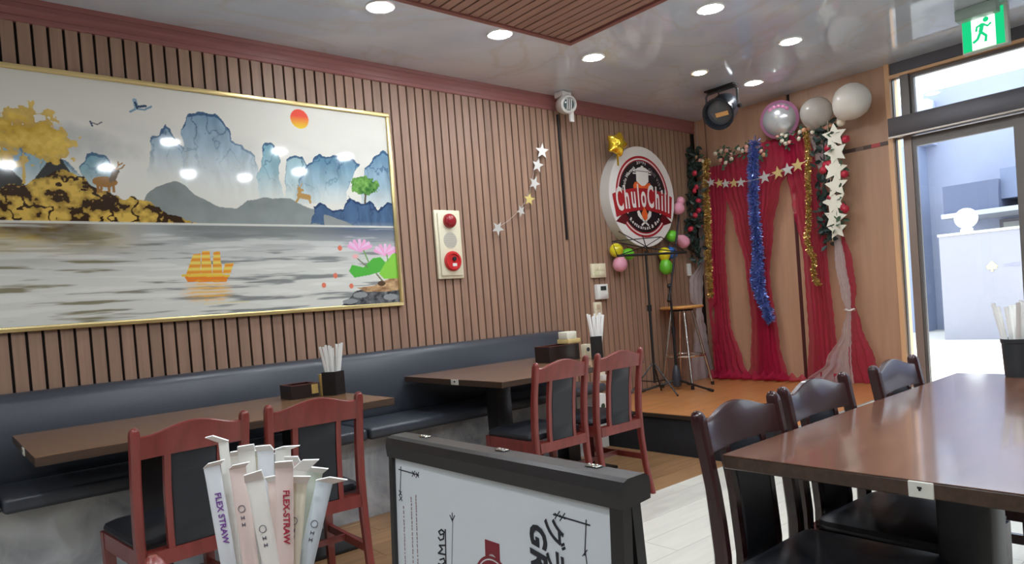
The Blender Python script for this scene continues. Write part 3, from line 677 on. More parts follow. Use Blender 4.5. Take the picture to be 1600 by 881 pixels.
h3 = thing('straw_cup', 'round dark straw cup at the right edge of the large right table', 'straw holder', (3.0, .752, .7201))
MB().lathe([(.0, 0), (.040, 0), (.042, .01), (.047, .122), (.049, .124), (.050, .138), (.047, .138), (.044, .122), (.039, .008), (0, .006)], 24).build('cup', P('cup_dark', S(56, 62, 66), .35), h3)
far_straws(3.0, .752, .985, 12, 'straws in the right table cup', 'white wrapped straw fanning out of the dark cup on the right table', .075, .017, 4)

dkwood = P('dark_wood_box', S(38, 28, 26), .35, grain=(4, 50, 50), amt=.2)
def tray_box(lo, hi, label):
    t = thing('tissue_box', label, 'box', ((lo[0]+hi[0])/2, (lo[1]+hi[1])/2, lo[2])); th = .008
    m = MB(); m.box(lo, (hi[0], lo[1]+th, hi[2])); m.box((lo[0], hi[1]-th, lo[2]), hi); m.box((lo[0], lo[1]+th, lo[2]), (lo[0]+th, hi[1]-th, hi[2])); m.box((hi[0]-th, lo[1]+th, lo[2]), (hi[0], hi[1]-th, hi[2])); m.box((lo[0]+th, lo[1]+th, lo[2]), (hi[0]-th, hi[1]-th, lo[2]+th))
    part('box_body', m, dkwood, t)
    part('rim', MB().box((lo[0], lo[1], hi[2]), (hi[0], lo[1]+.012, hi[2]+.004)).box((lo[0], hi[1]-.012, hi[2]), (hi[0], hi[1], hi[2]+.004)).box((lo[0], lo[1]+.012, hi[2]), (lo[0]+.012, hi[1]-.012, hi[2]+.004)).box((hi[0]-.012, lo[1]+.012, hi[2]), (hi[0], hi[1]-.012, hi[2]+.004)), P('rim_red', S(96, 50, 44), .4), t)
    return t
gold_p = P('gold_paper', S(196, 164, 96), .45, grain=(60, 60, 60), amt=.12)
b1 = tray_box((1.395, 3.42, .7201), (1.545, 3.56, .788), 'dark open wooden box with a gold label on the left table')
part('gold_label', MB().box((1.505, 3.418, .738), (1.54, 3.4205, .786)), gold_p, b1)
single('card_holder', MB().rbox((1.553, 3.41, .7201), (1.572, 3.435, .832), .003), gold_p, 'small upright gold card stand between dark box and straw holder on left table', 'card stand')
b2 = tray_box((3.06, 3.28, .7201), (3.335, 3.42, .823), 'long black box on the middle table below the stacked napkin boxes')
single('napkin_box', MB().rbox((3.255, 3.30, .8275), (3.375, 3.405, .857), .003), P('napkin_gold', S(216, 190, 128), .5), 'gold-brown carton lying on the black box under a white one', 'box')
single('paper_napkins', MB().rbox((3.255, 3.305, .8572), (3.345, 3.39, .907), .004), P('napkin_white', S(232, 230, 212), .6), 'white block of napkins on top of the gold-brown carton', 'napkins')
b3 = thing('toothpick_box', 'small cream box with a dark round window at the end of the black box', 'box', (3.375, 3.26, .7201))
part('box_body', MB().rbox((3.345, 3.235, .7201), (3.40, 3.275, .815), .003), cream, b3)
part('round_window', MB().lathe([(0, 0), (.014, 0), (.014, .003), (0, .003)], 16, Matrix.Translation((3.372, 3.235, .78)) @ Matrix.Rotation(PI/2, 4, 'X')), black_m, b3)

# near straws: each wrapped straw with its paper sleeve, folded tip and print
NH = (.288, .796)
h4 = box_holder(NH[0], NH[1], .086, .085, 'square black holder of the near straws, just below the bottom edge of view', R_(40))
view = Vector(_f)
def straw(top, mid, label, w, tint, fold, text=None, tcol=None, marks=False, tpos=.3):
    top = Vector(top); mid = Vector(mid); d = (mid-top).normalized(); L_ = (top.z-.728)/-d.z
    t = thing('wrapped_straw', label, 'straw', top+d*L_, 'straws in the near holder')
    sd = d.cross(view).normalized(); sd = sd if sd.dot(_r) > 0 else -sd; nn = sd.cross(d).normalized(); nn = nn if nn.dot(view) < 0 else -nn
    def loft(st, name, mat, wmul, hmul):
        rows = []
        for q, ww, hh, off in st:
            p_ = top+d*q+off; rows.append([p_+sd*(w/2)*wmul*ww*math.cos(k*PI/6)+nn*(w/2)*hmul*hh*math.sin(k*PI/6) for k in range(12)])
        rows = [r+[r[0]] for r in rows]; m = MB().grid(rows); m.add(rows[0][:12], [tuple(range(12))]); m.add(rows[-1][:12], [tuple(range(12))])
        return part(name, m, mat, t)
    z = Vector((0, 0, 0))
    sl_ = loft([(L_, .8, 1, z), (L_*.5, .95, 1, z), (.05, 1, 1, z), (.018, 1, .8, z), (.008, 1.02, .42, z), (0, 1.04, .2, z)], 'paper_sleeve', tint, 1, .42)
    # folded tip
    fx, fz, ln = fold
    m = MB(); e = sd*fx+Vector((0, 0, 1))*fz+nn*.35; e.normalize(); a = top+nn*.001
    w2 = w*.54
    q = [a-sd*w2, a+sd*w2, a+sd*w2*.95+e*ln, a-sd*w2*.9+e*ln*.86]; m.add(q+[v-nn*.0022-d*.001 for v in q], [(0, 1, 2, 3), (7, 6, 5, 4), (0, 4, 5, 1), (1, 5, 6, 2), (2, 6, 7, 3), (3, 7, 4, 0)])
    part('folded_tip', m, paper, t)
    F = lambda q: frame_m(top+d*q+nn*(w*.218), d, sd)
    if text:
        m = MB().mesh(text_mesh(text, .0098, extrude=.0002, offset=.0002), F(tpos)); part('print', m, tcol, t)
    if marks:
        M_ = F(tpos)
        m = MB(); m.tube([M_ @ Vector((.0038*math.cos(k*PI/8), .0038*math.sin(k*PI/8), 0)) for k in range(17)], .0004, 4, caps=False)
        for i in range(2):
            M2 = F(tpos+.010+.0075*i)
            for q0, q1 in (((-.002, -.002), (.002, -.0012)), ((-.002, .0012), (.002, .002)), ((-.0006, -.002), (.0006, .002))): m.box((*q0, -.0001), (*q1, .0003), M2)
        part('print', m, P('print_grey', S(98, 98, 112), .6), t)
    return t
TB = lambda n, c: MATS.get(n) or P(n, c, .55)
p_white, p_pink, p_yel, p_grn, p_blue, p_cool = TB('sleeve_white', S(240, 238, 230)), TB('sleeve_pink', S(234, 214, 206)), TB('sleeve_yellow', S(234, 228, 206)), TB('sleeve_green', S(212, 222, 208)), TB('sleeve_blue', S(208, 220, 226)), TB('sleeve_cool', S(228, 234, 238))
purple = P('print_purple', S(126, 78, 160), .6); redp = P('print_red', S(176, 40, 66), .6)
w0 = .0185
ST = [
 ((0.2765, 0.8615, 0.9632), (0.2759, 0.8517, 0.8341), 'white straw at the back left, between the tall flag straw and the broad tip', w0*.95, p_white, (.4, .5, .009), None, None, False, 0),
 ((0.2958, 0.8451, 0.9613), (0.2899, 0.8398, 0.8327), 'cream straw at the very back just left of centre', w0*.9, p_yel, (-.3, .6, .009), None, None, False, 0),
 ((0.3096, 0.8269, 0.9576), (0.3009, 0.8240, 0.8332), 'greyish white straw behind the red lettered straw, slightly left', w0*.9, p_cool, (.2, .6, .008), None, None, False, 0),
 ((0.3248, 0.8074, 0.9523), (0.3106, 0.8093, 0.8337), 'pale straw at the back right beside the looped tip', w0*.9, p_pink, (-.1, .6, .009), None, None, False, 0),
 ((0.3166, 0.8147, 0.9684), (0.3072, 0.8122, 0.8341), 'white straw with a looped paper tip at the back centre of the near straws', w0, p_white, (.9, .3, .014), None, None, False, 0),
 ((0.2834, 0.8427, 0.9694), (0.2818, 0.8337, 0.8366), 'white straw with a broad squared tip at the back of the near bundle', w0*1.05, p_white, (.1, .5, .010), None, None, False, 0),
 ((0.2972, 0.8180, 0.9703), (0.2887, 0.8149, 0.8390), 'white straw with a boxy tip behind the red printed straw', w0, p_cool, (-.2, .6, .008), None, None, False, 0),
 ((0.2571, 0.8393, 0.9862), (0.2543, 0.8245, 0.8471), 'tallest near straw with a bent-over flag tip at the upper left', w0*.62, p_white, (-1, .55, .018), None, None, False, 0),
 ((0.3368, 0.7772, 0.9422), (0.3140, 0.7869, 0.8380), 'pale green straw with a wide ruffled tip at the right of the bundle', w0*1.05, p_grn, (.5, .4, .012), None, None, False, 0),
 ((0.3179, 0.7738, 0.9483), (0.3010, 0.7784, 0.8440), 'straw with a sharp pointed paper tip curling up to the right', w0*.9, p_white, (1, .9, .022), None, None, False, 0),
 ((0.2387, 0.8279, 0.9623), (0.2420, 0.8089, 0.8545), 'leftmost near straw, bluish, with purple lettering down its edge', w0, p_cool, (.8, .5, .010), 'FLEX STRAW', purple, False, .058),
 ((0.2590, 0.8041, 0.9597), (0.2593, 0.7877, 0.8543), 'pinkish straw with grey printed marks, third from the left in front', w0, p_pink, (.5, .3, .010), None, None, True, .045),
 ((0.2941, 0.7935, 0.9381), (0.2892, 0.7820, 0.8467), 'short mauve straw half hidden left of the red printed straw', w0*.7, p_pink, (-.2, .6, .008), None, None, False, 0),
 ((0.2914, 0.7507, 0.9599), (0.2818, 0.7453, 0.8576), 'pink straw with red lettering in the middle of the near bundle', w0*1.05, p_pink, (.1, .5, .010), 'FLEX-STRAW', redp, False, .052),
 ((0.2658, 0.7719, 0.9483), (0.2695, 0.7531, 0.8595), 'short cream straw with a white squared tip in front centre', w0*1.08, p_white, (0, .8, .011), None, None, True, .052),
 ((0.3059, 0.7509, 0.9396), (0.2896, 0.7491, 0.8544), 'yellowish straw with a round printed mark right of the red lettered one', w0*1.05, p_yel, (.4, .6, .012), None, None, True, .040),
 ((0.3324, 0.7416, 0.9364), (0.3058, 0.7483, 0.8497), 'rightmost near straw, blue-grey, with a dark spot on its twisted tip', w0*.98, p_blue, (1.1, .5, .020), None, None, True, .046)]
for a in ST: straw(*a)

# ================================================================== SIGNBOARD (A-frame, lying poster)
bd = thing('signboard', 'black-framed A-frame signboard with a sideways white menu poster', 'signboard', (.80, 1.025, 0))
BX, BY0, BY1, BZ = .785, .688, 1.363, .85
frame_b = P('board_frame', S(40, 38, 38), .38, grain=(60, 60, 60), amt=.12)
def lean(z, side=-1): return BX+side*(.012+(BZ-z)*.055)
def leaf(side, nm):
    f = lambda y, z, t: (lean(z, side)+t*-side, y, z)
    def slab(y0, y1, z0, z1, t0, t1):
        m = MB(); vs = [f(y, z, t) for y in (y0, y1) for z in (z0, z1) for t in (t0, t1)]
        return m.add(vs, [(0, 1, 3, 2), (4, 6, 7, 5), (0, 4, 5, 1), (2, 3, 7, 6), (0, 2, 6, 4), (1, 5, 7, 3)])
    for lo in ((BY0, BY0+.026, .02, BZ-.035), (BY1-.014, BY1, .02, BZ-.035), (BY0+.026, BY1-.014, .02, .05)): part('frame_side', slab(*lo, -.006, .014), frame_b, bd)
    part('poster' if side < 0 else 'back_sheet', slab(BY0+.026, BY1-.014, .05, BZ-.03, .002, .008), P('poster_white', S(212, 217, 221), .4) if side < 0 else P('sheet_grey', S(150, 150, 156), .5), bd)
leaf(-1, 'front'); leaf(1, 'rear')
m = MB(); pr = [(BX-.022, BZ-.045), (BX-.024, BZ-.02), (BX-.018, BZ-.004), (BX-.008, BZ), (BX+.03, BZ), (BX+.04, BZ-.006), (BX+.042, BZ-.02), (BX+.04, BZ-.04)]
vs = [(x, y, z) for y in (BY0-.004, BY1+.004) for x, z in pr]; n = len(pr)
m.add(vs, [tuple(range(n)), tuple(range(n, 2*n))]+[(i, (i+1) % n, n+(i+1) % n, n+i) for i in range(n)], False); part('top_rail', m, frame_b, bd)
for y in [(1.2710,0.8676), (1.0103,0.8702), (0.7780,0.8638)]:
    m = MB(); m.rbox((BX+.012, y[0]-.014, BZ), (BX+.026, y[0]+.014, BZ+.003), .001, 1)
    for s_ in (-.009, 0, .009): m.ball((BX+.019, y[0]+s_, BZ+.003), (.003, .003, .002), 8, 4)
    part('clip_rivet', m, chrome, bd)
# poster print (lettering runs downwards)
ink = P('ink_black', S(30, 32, 40), .6); ink_g = P('ink_grey', S(120, 126, 134), .6); ink_r = P('ink_red', S(126, 30, 44), .5); ink_o = P('ink_orange', S(226, 120, 60), .5)
def on_board(y, z, lift=.0035): return (lean(z)+.002-lift*.5, y, z)
def pen(m, pts, w):
    for (y1, z1), (y2, z2) in zip(pts[:-1], pts[1:]):
        d = Vector((y2-y1, z2-z1)); L_ = d.length; d /= max(L_, 1e-6); nrm = Vector((-d.y, d.x))*w/2; e = d*w*.3
        q = [(y1-e.x+nrm.x, z1-e.y+nrm.y), (y2+e.x+nrm.x, z2+e.y+nrm.y), (y2+e.x-nrm.x, z2+e.y-nrm.y), (y1-e.x-nrm.x, z1-e.y-nrm.y)]
        vs = [on_board(*p_, .002) for p_ in q]+[on_board(*p_, -.002) for p_ in q]
        m.add(vs, [(0, 1, 2, 3), (7, 6, 5, 4), (0, 4, 5, 1), (1, 5, 6, 2), (2, 6, 7, 3), (3, 7, 4, 0)])
def word(t_, c, size, shear=0, offset=0, mat=None, sx=1, nm='lettering'):
    M_ = frame_m(on_board(c[0], c[1], .0024), (0, 0, -1), (0, -1, 0)) @ Matrix.Diagonal((sx, 1, 1, 1))
    return part(nm, MB().mesh(text_mesh(t_, size, shear, offset, .0005), M_), mat or ink, poster)
poster = [c for c in bd.children if c.name.startswith('poster')][0]
def letters(t_, y, z0, size, adv, shear, offset, mat=None):
    for i, ch in enumerate(t_): word(ch, (y, z0-adv*i), size, shear, offset, mat)
letters('GRAND', .903, .728, .055, .040, .18, .002)
letters('グランド', .862, .741, .05, .048, .1, .0008)
m = MB()
pen(m, [(0.8451,0.7693), (0.7629,0.7671)], .0022); pen(m, [(0.7705,0.7738), (0.7762,0.7177)], .0016); pen(m, [(0.7752,0.7281), (0.7721,0.7034)], .0012)
for c in ((0.8360,0.7688), (0.8241,0.7678)): pen(m, [(c[0]+.006, c[1]-.006), (c[0]-.006, c[1]+.008)], .0014); pen(m, [(c[0]+.006, c[1]+.003), (c[0]-.006, c[1]-.001)], .0012)
c = (0.7759,0.7208); pen(m, [(c[0]+.005, c[1]-.005), (c[0]-.005, c[1]+.006)], .0014)
part('corner_strokes', m, ink, poster); m = MB(); pen(m, [(1.3340,0.7789), (1.2543,0.7773)], .002); pen(m, [(1.3249,0.7857), (1.3316,0.7243)], .0014)
for c in ((1.2743,0.7772), (1.2594,0.7766)): pen(m, [(c[0]+.006, c[1]-.006), (c[0]-.006, c[1]+.007)], .0013); pen(m, [(c[0]+.005, c[1]+.005), (c[0]-.005, c[1]-.004)], .0011)
for c in ((1.3312,0.7272), (1.3302,0.7160)): pen(m, [(c[0]+.006, c[1]-.005), (c[0]-.006, c[1]+.005)], .0013); pen(m, [(c[0]+.005, c[1]+.006), (c[0]-.006, c[1]-.004)], .0011)
part('corner_strokes', m, ink, poster); m = MB(); c = (1.1364,0.7098); pen(m, [(c[0]+.008, c[1]+.004), (c[0], c[1]-.006), (c[0]-.008, c[1]+.006)], .0016); pen(m, [(c[0], c[1]+.01), (c[0], c[1]-.008)], .0014)
part('arrow_mark', m, ink, poster)
m = MB(); pen(m, [(1.1354,0.7011), (1.1459,0.5900)], .0012); part('fold_line', m, ink_g, poster)
# hand-drawn word with a bar along its top
m = MB(); pen(m, [(1.1622,0.6817), (1.1641,0.5855)], .003)
for seg in ([(1.1652,0.6759), (1.1760,0.6790), (1.1859,0.6731), (1.1798,0.6678), (1.1679,0.6728), (1.1693,0.6621), (1.1813,0.6570), (1.1876,0.6609)], [(1.1620,0.6507), (1.1852,0.6457), (1.1746,0.6402), (1.1898,0.6290), (1.1668,0.6315)], [(1.1846,0.6170), (1.1702,0.6230), (1.1667,0.6160), (1.1790,0.6079), (1.1904,0.6078)]): pen(m, seg, .0032)
part('hand_lettering', m, ink, poster)
m = MB(); rs = random.Random(5)
for k, (px0, pz) in enumerate([(1.3192,0.7010), (1.2870,0.7259), (1.2683,0.7331)]):
    z = pz
    while z > .45:
        l = rs.uniform(.002, .006); pen(m, [(px0+rs.uniform(-.0008, .0008), z), (px0, z-l)], .0022); z -= l+rs.uniform(.002, .006)
q_ = part('small_print', m, P('ink_small', S(150, 122, 124), .6), poster); q_['kind'] = 'stuff'
# round emblem at the middle of the poster (turned sideways like the lettering)
ec = (1.012, .607); er = .055
def disc(r0, r1, mat, nm, lift, n=40):
    m = MB(); vs = []
    for k in range(n):
        a = 2*PI*k/n
        for r in (r0, r1):
            for l in (lift, lift-.001): vs.append(on_board(ec[0]+r*math.cos(a), ec[1]+r*math.sin(a), l))
    fs = []
    for k in range(n):
        a = k*4; b = ((k+1) % n)*4; fs += [(a, a+2, b+2, b), (a+1, b+1, b+3, a+3), (a+2, a+3, b+3, b+2), (a, b, b+1, a+1)]
    m.add(vs, fs); part(nm, m, mat, poster)
disc(0.0005, .040, ink, 'emblem_disc', .002); disc(.040, .048, ink_r, 'emblem_ring', .0024); disc(.048, .0505, P('ink_white', S(214, 214, 214), .5), 'emblem_ring', .0026); disc(.0505, .056, ink_r, 'emblem_ring', .0024)
m = MB(); pen(m, [(ec[0]-.026+.026, ec[1]+.070), (ec[0]+.0, ec[1]+.026)], .042); part('emblem_ribbon', m, ink_r, poster)
m = MB(); pen(m, ellipse((ec[0], ec[1]+.046), .011, .011, 16, .6, 5.7), .005); part('emblem_letter', m, P('ink_white2', S(206, 200, 200), .5), poster)

# ================================================================== THINGS ON THE SLAT WALL
YW = DW-.0005
def wplate(m, poly, y0, y1): return m.prism(poly, 'y', y0, y1)
Mx = lambda x, y, z: Matrix.Translation((x, y, z)) @ Matrix.Rotation(PI/2, 4, 'X')      # lathe axis pointing out of the slat wall (-y)
al = thing('fire_alarm_panel', 'cream fire alarm panel with two red discs on the slat wall', 'alarm panel', (2.768, YW, 1.325))
part('back_plate', MB().rbox((2.662, YW-.022, 1.322), (2.874, YW, 1.788), .006), cream, al)
part('face_plate', MB().rbox((2.682, YW-.034, 1.342), (2.856, YW-.02, 1.768), .005), cream, al)
part('red_lamp', MB().lathe([(.05, 0), (.05, .012), (.044, .028), (.028, .042), (0, .048)], 28, Mx(2.772, YW-.033, 1.712)), red_lamp, al)
g_ = MB().lathe([(.0001, 0), (.055, 0), (.055, .003), (.0001, .003)], 28, Mx(2.77, YW-.033, 1.582)); sp_ = part('speaker_grille', g_, grey_p, al)
for i in range(-3, 4):
    h = math.sqrt(.05**2-(i*.013)**2); part('grille_slot', MB().box((2.77-h, YW-.0372, 1.582+i*.013-.0025), (2.77+h, YW-.0355, 1.582+i*.013+.0025)), P('slot', S(176, 172, 156), .6), sp_)
bt = part('call_button', MB().lathe([(.068, 0), (.068, .012), (.060, .022), (.048, .022), (.044, .014), (0, .014)], 32, Mx(2.775, YW-.033, 1.44)), red_p, al)
part('button_cap', MB().lathe([(.0145, 0), (.0145, .010), (0, .012)], 16, Mx(2.781, YW-.046, 1.455)), black_m, bt)
part('white_mark', MB().box((2.765, YW-.0492, 1.405), (2.800, YW-.046, 1.425)), white_p, bt)

def switch(lo, hi, label, kind):
    t = thing('wall_switch' if kind < 2 else 'thermostat', label, 'switch' if kind < 2 else 'thermostat', ((lo[0]+hi[0])/2, YW, lo[1]))
    part('plate', MB().rbox((lo[0], YW-(.035 if kind == 2 else .022), lo[1]), (hi[0], YW, hi[1]), .004), white_p if kind == 2 else cream, t)
    w = hi[0]-lo[0]; h = hi[1]-lo[1]; f = YW-(.035 if kind == 2 else .022)
    if kind == 0:
        for i in range(2):
            for j in range(2): part('rocker', MB().rbox((lo[0]+w*(.14+.40*i), f-.006, lo[1]+h*(.14+.40*j)), (lo[0]+w*(.46+.40*i), f+.001, lo[1]+h*(.46+.40*j)), .002), P('rocker', S(238, 230, 200), .4) if i+j else P('rocker_greenish', S(226, 226, 186), .4), t)  # one rocker tinted slightly greener than the others
    elif kind == 1:
        for j in range(2): part('rocker', MB().rbox((lo[0]+w*.25, f-.006, lo[1]+h*(.16+.38*j)), (lo[0]+w*.75, f+.001, lo[1]+h*(.46+.38*j)), .002), P('rocker_tan', S(206, 186, 160), .45), t)
    else:
        part('display', MB().box((lo[0]+w*.3, f-.002, lo[1]+h*.58), (lo[0]+w*.8, f+.001, lo[1]+h*.86)), P('display', S(58, 64, 66), .2), t)
        part('key_cover', MB().rbox((lo[0]+w*.2, f-.004, lo[1]+h*.10), (lo[0]+w*.9, f+.001, lo[1]+h*.48), .002), white_p, t)
switch((4.155, 1.28), (4.322, 1.395), 'cream double switch plate, topmost of the three left of the balloons', 0)
switch((4.188, 1.103), (4.318, 1.225), 'white thermostat with a small dark display below the double switch', 2)
switch((4.157, .962), (4.241, 1.083), 'narrow cream switch plate right above the far straw holder', 1)
so_ = thing('wall_outlet', 'cream outlet plate with a white plug low on the slat wall between sunlit chairs', 'outlet', (4.19, YW, .40))
part('plate', MB().rbox((4.145, YW-.01, .40), (4.235, YW, .53), .003), cream, so_); part('plug', MB().rbox((4.165, YW-.05, .44), (4.215, YW-.01, .49), .006), white_p, so_)
part('plug_cord', MB().tube([(4.20, YW-.05, .465), (4.25, YW-.07, .455), (4.32, YW-.05, .42), (4.36, YW-.03, .33), (4.38, YW-.03, .29)], .006), black_m, so_)
so2 = thing('power_box', 'white box with a dark socket on the stage end behind the right sunlit chair', 'box', (3.80, 3.62, 0))
part('box_body', MB().rbox((3.775, 3.56, .0005), (3.865, 3.70, .40), .004), white_p, so2); part('socket', MB().lathe([(0, 0), (.02, 0), (.02, .004), (0, .004)], 18, Mx(3.825, 3.56, .31)), P('socket_green', S(60, 82, 60), .4), so2)
single('wall_plate', MB().rbox((5.455, YW-.02, 1.255), (5.505, YW, 1.37), .003), white_p, 'small white plate on the slat wall behind the microphone boom', 'outlet')

# star string on the slat wall
ss = thing('star_garland', 'short string of six silver and gold stars hanging slack on the slat wall', 'garland', (3.5, YW, 1.66))
silver_f = P('silver_foil', S(214, 212, 206), .3, metal=.6); gold_f = P('gold_foil', S(206, 184, 112), .32, metal=.6)
pts = [(3.6947,2.3417), (3.6795,2.2575), (3.6220,2.1463), (3.5753,2.0081), (3.5112,1.8851), (3.4199,1.7964), (3.3202,1.7282), (3.1875,1.6659)]
part('string', MB().tube([(x, YW-.012, z) for x, z in pts], .0022, 5), P('string_grey', S(196, 180, 168), .6), ss)
for (c, r, sx, rot, mt) in ((pts[1], .062, .85, .1, silver_f), (pts[2], .058, .6, .3, silver_f), (pts[3], .058, .5, .5, silver_f), (pts[4], .05, .8, .2, gold_f), (pts[5], .045, .5, .9, silver_f), (pts[7], .055, .7, .6, silver_f)):
    m = MB(); po_ = star_poly((0, 0), r, rot, .42, 5, 1); ang = math.acos(sx)
    vs = [(c[0]+u*math.cos(ang), YW-.045-u*math.sin(ang)*.6+t_, c[1]+v) for t_ in (0, .002) for u, v in po_]; n = 10
    m.add(vs, [tuple(range(n))[::-1], tuple(range(n, 2*n))]+[(i, (i+1) % n, n+(i+1) % n, n+i) for i in range(n)]); part('star', m, mt, ss)

# surveillance camera at the crown moulding
cc = thing('surveillance_camera', 'white surveillance camera with a louvred lens under the crown moulding', 'camera', (3.86, 3.76, 2.55))
cw_ = P('camera_white', S(206, 202, 196), .35)
part('mount_plate', MB().rbox((3.83, 3.745, 2.665), (3.93, 3.835, ZC-.0005), .006), cw_, cc)
part('bracket', MB().tube([(3.88, 3.79, 2.675), (3.875, 3.78, 2.645)], .022, 12), cw_, cc)
hd = Vector((-.30, -.93, -.2)).normalized(); hc = Vector((3.86, 3.745, 2.60)); q_ = hd.to_track_quat('Z', 'Y').to_matrix().to_4x4(); q_.translation = hc
part('camera_head', MB().lathe([(0, -.085), (.04, -.08), (.062, -.055), (.07, -.02), (.072, .03), (.066, .05), (.052, .056), (.046, .045), (0, .045)], 28, q_), cw_, cc)
part('lens', MB().lathe([(0, .046), (.044, .046), (.044, .048), (.03, .052), (0, .054)], 24, q_), P('lens_dark', S(70, 84, 84), .15, coat=.5), cc)
m = MB()
for i in (-1, 0, 1): m.box((-.040, -.004+.017*i, .050), (.040, .004+.017*i, .058), q_ @ Matrix.Rotation(PI/2, 4, 'Z'))
part('lens_louvre', m, cw_, cc)
m = MB().rbox((-.02, -.012, -.05), (.02, .012, .05), .008); m.v = [Vector(v)+Vector((3.885, 3.72, 2.515)) for v in m.v]; part('sensor_arm', m, cw_, cc)

# ------------------------------------------------------------------ round sign box
SY = 3.80; sx0, sz0 = 4.79, 1.951; A, B = .437, .427
sx0, sz0, A, B = 4.7700, 1.9459, 0.4317, 0.4289
sg_ = thing('round_sign', 'round white restaurant sign box with a red banner and a pot emblem', 'sign', (sx0, DW, sz0-B))
white_s = P('sign_white', S(232, 230, 226), .35); red_s = P('sign_red', S(170, 34, 42), .4); black_sg = P('sign_black', S(26, 24, 28), .4); orange_s = P('sign_orange', S(232, 104, 44), .4)
m = MB().prism(ellipse((sx0, sz0), A, B, 72), 'y', SY, YW, True); part('sign_box', m, P('sign_side', S(206, 202, 194), .4), sg_)
el = lambda r: ellipse((sx0, sz0), A*r, B*r, 72)
fc = part('sign_face', MB().prism(el(.995), 'y', SY-.002, SY), white_s, sg_)
def ring(r1, r0, mt, nm, ly):
    m = MB(); a = el(r1); b = el(r0); n = len(a); vs = [(x, SY-ly, z) for x, z in a]+[(x, SY-ly, z) for x, z in b]+[(x, SY-.002, z) for x, z in a]+[(x, SY-.002, z) for x, z in b]
    m.add(vs, [(i, (i+1) % n, n+(i+1) % n, n+i) for i in range(n)]+[(i, (i+1) % n, 2*n+(i+1) % n, 2*n+i) for i in range(n)]+[(n+i, n+(i+1) % n, 3*n+(i+1) % n, 3*n+i) for i in range(n)]); part(nm, m, mt, sg_)
ring(.81, .765, red_s, 'red_ring', .0035); ring(.735, .715, red_s, 'red_line', .0035)
part('black_field', MB().prism(el(.715), 'y', SY-.003, SY-.0015), black_sg, sg_)
E2 = lambda u, v: (sx0+A*u, sz0+B*v)
# dark banner tails, then the arched red banner
for s_ in (-1, 1): part('banner_tail', MB().prism([E2(s_*.60, -.32), E2(s_*.86, -.50), E2(s_*.60, -.56), E2(s_*.48, -.44)], 'y', SY-.004, SY-.002), P('banner_dark', S(96, 18, 26), .4), sg_)
top_, bot_ = [], []
for i in range(25):
    u = -.93+1.86*i/24; ar = .15*(1-(u/.93)**2)
    top_.append(E2(u*(1 if abs(u) < .9 else .985), .02+ar)); bot_.append(E2(u*.90, -.42+ar))
part('banner', MB().prism(top_+bot_[::-1], 'y', SY-.0065, SY-.003), red_s, sg_)
def sign_text(t_, u0, u1, fz, size, mt, nm, ly, sx=1., sy=1., off=0, advs=None):
    m = MB(); n = len(t_); advs = advs or [1]*n; tot = sum(advs); acc = 0
    for ch, ad in zip(t_, advs):
        u = u0+(u1-u0)*(acc+ad/2)/tot; acc += ad
        if ch == ' ': continue
        x, z, rot = fz(u)
        M_ = frame_m((x, SY-ly, z), (1, 0, 0), (0, 0, 1)) @ Matrix.Rotation(rot, 4, 'Z') @ Matrix.Diagonal((sx, sy, 1, 1))
        m.mesh(text_mesh(ch, size, 0, off, .0006), M_)
    part(nm, m, mt, sg_)
W_ = {'C': 1.25, 'h': 1.05, 'u': 1.05, 'l': .55, 'o': 1.1, 'i': .55, ' ': .5, 'W': 1.5, 'a': 1., 'r': .7, 'm': 1.5, 't': .65, 'V': 1.1, 'b': 1.05, 'e': 1., 's': .9, 'R': 1.15, 'n': 1.05, '&': 1.2, 'B': 1.1}
adv = lambda s_: [W_.get(c, 1) for c in s_]
tx = 'ChuloChill'
sign_text(tx, -.82, .82, lambda u: (*E2(u, -.345+.15*(1-(u/.93)**2)), -.06*u/.9*2),   .225, white_s, 'banner_lettering', .0072, .56, 1.2, .005, adv(tx))
arc = lambda r: (lambda a: (sx0+A*r*math.cos(a), sz0+B*r*math.sin(a), a-PI/2))
tx = 'Chulo Warmth'; sign_text(tx, 2.98, 1.90, arc(.565), .042, white_s, 'arc_lettering', .0036, 1, 1.05, .0006, adv(tx))
tx = 'Chill Vibes'; sign_text(tx, 1.22, .18, arc(.565), .042, P('sign_grey', S(168, 164, 160), .4), 'arc_lettering', .0036, 1, 1.05, 0, adv(tx))
arcb = lambda r: (lambda a: (sx0+A*r*math.cos(a), sz0+B*r*math.sin(a), a+PI/2))
tx = 'Restaurant & Bar'; sign_text(tx, PI*1.24, PI*1.76, arcb(.65), .040, white_s, 'arc_lettering', .0036, 1, 1, .0016, adv(tx))
m = MB()
for a in (PI*1.185, PI*1.815): m.prism(ellipse((sx0+A*.6*math.cos(a), sz0+B*.6*math.sin(a)), .008, .008, 12), 'y', SY-.0042, SY-.0025)
part('dot', m, white_s, sg_)
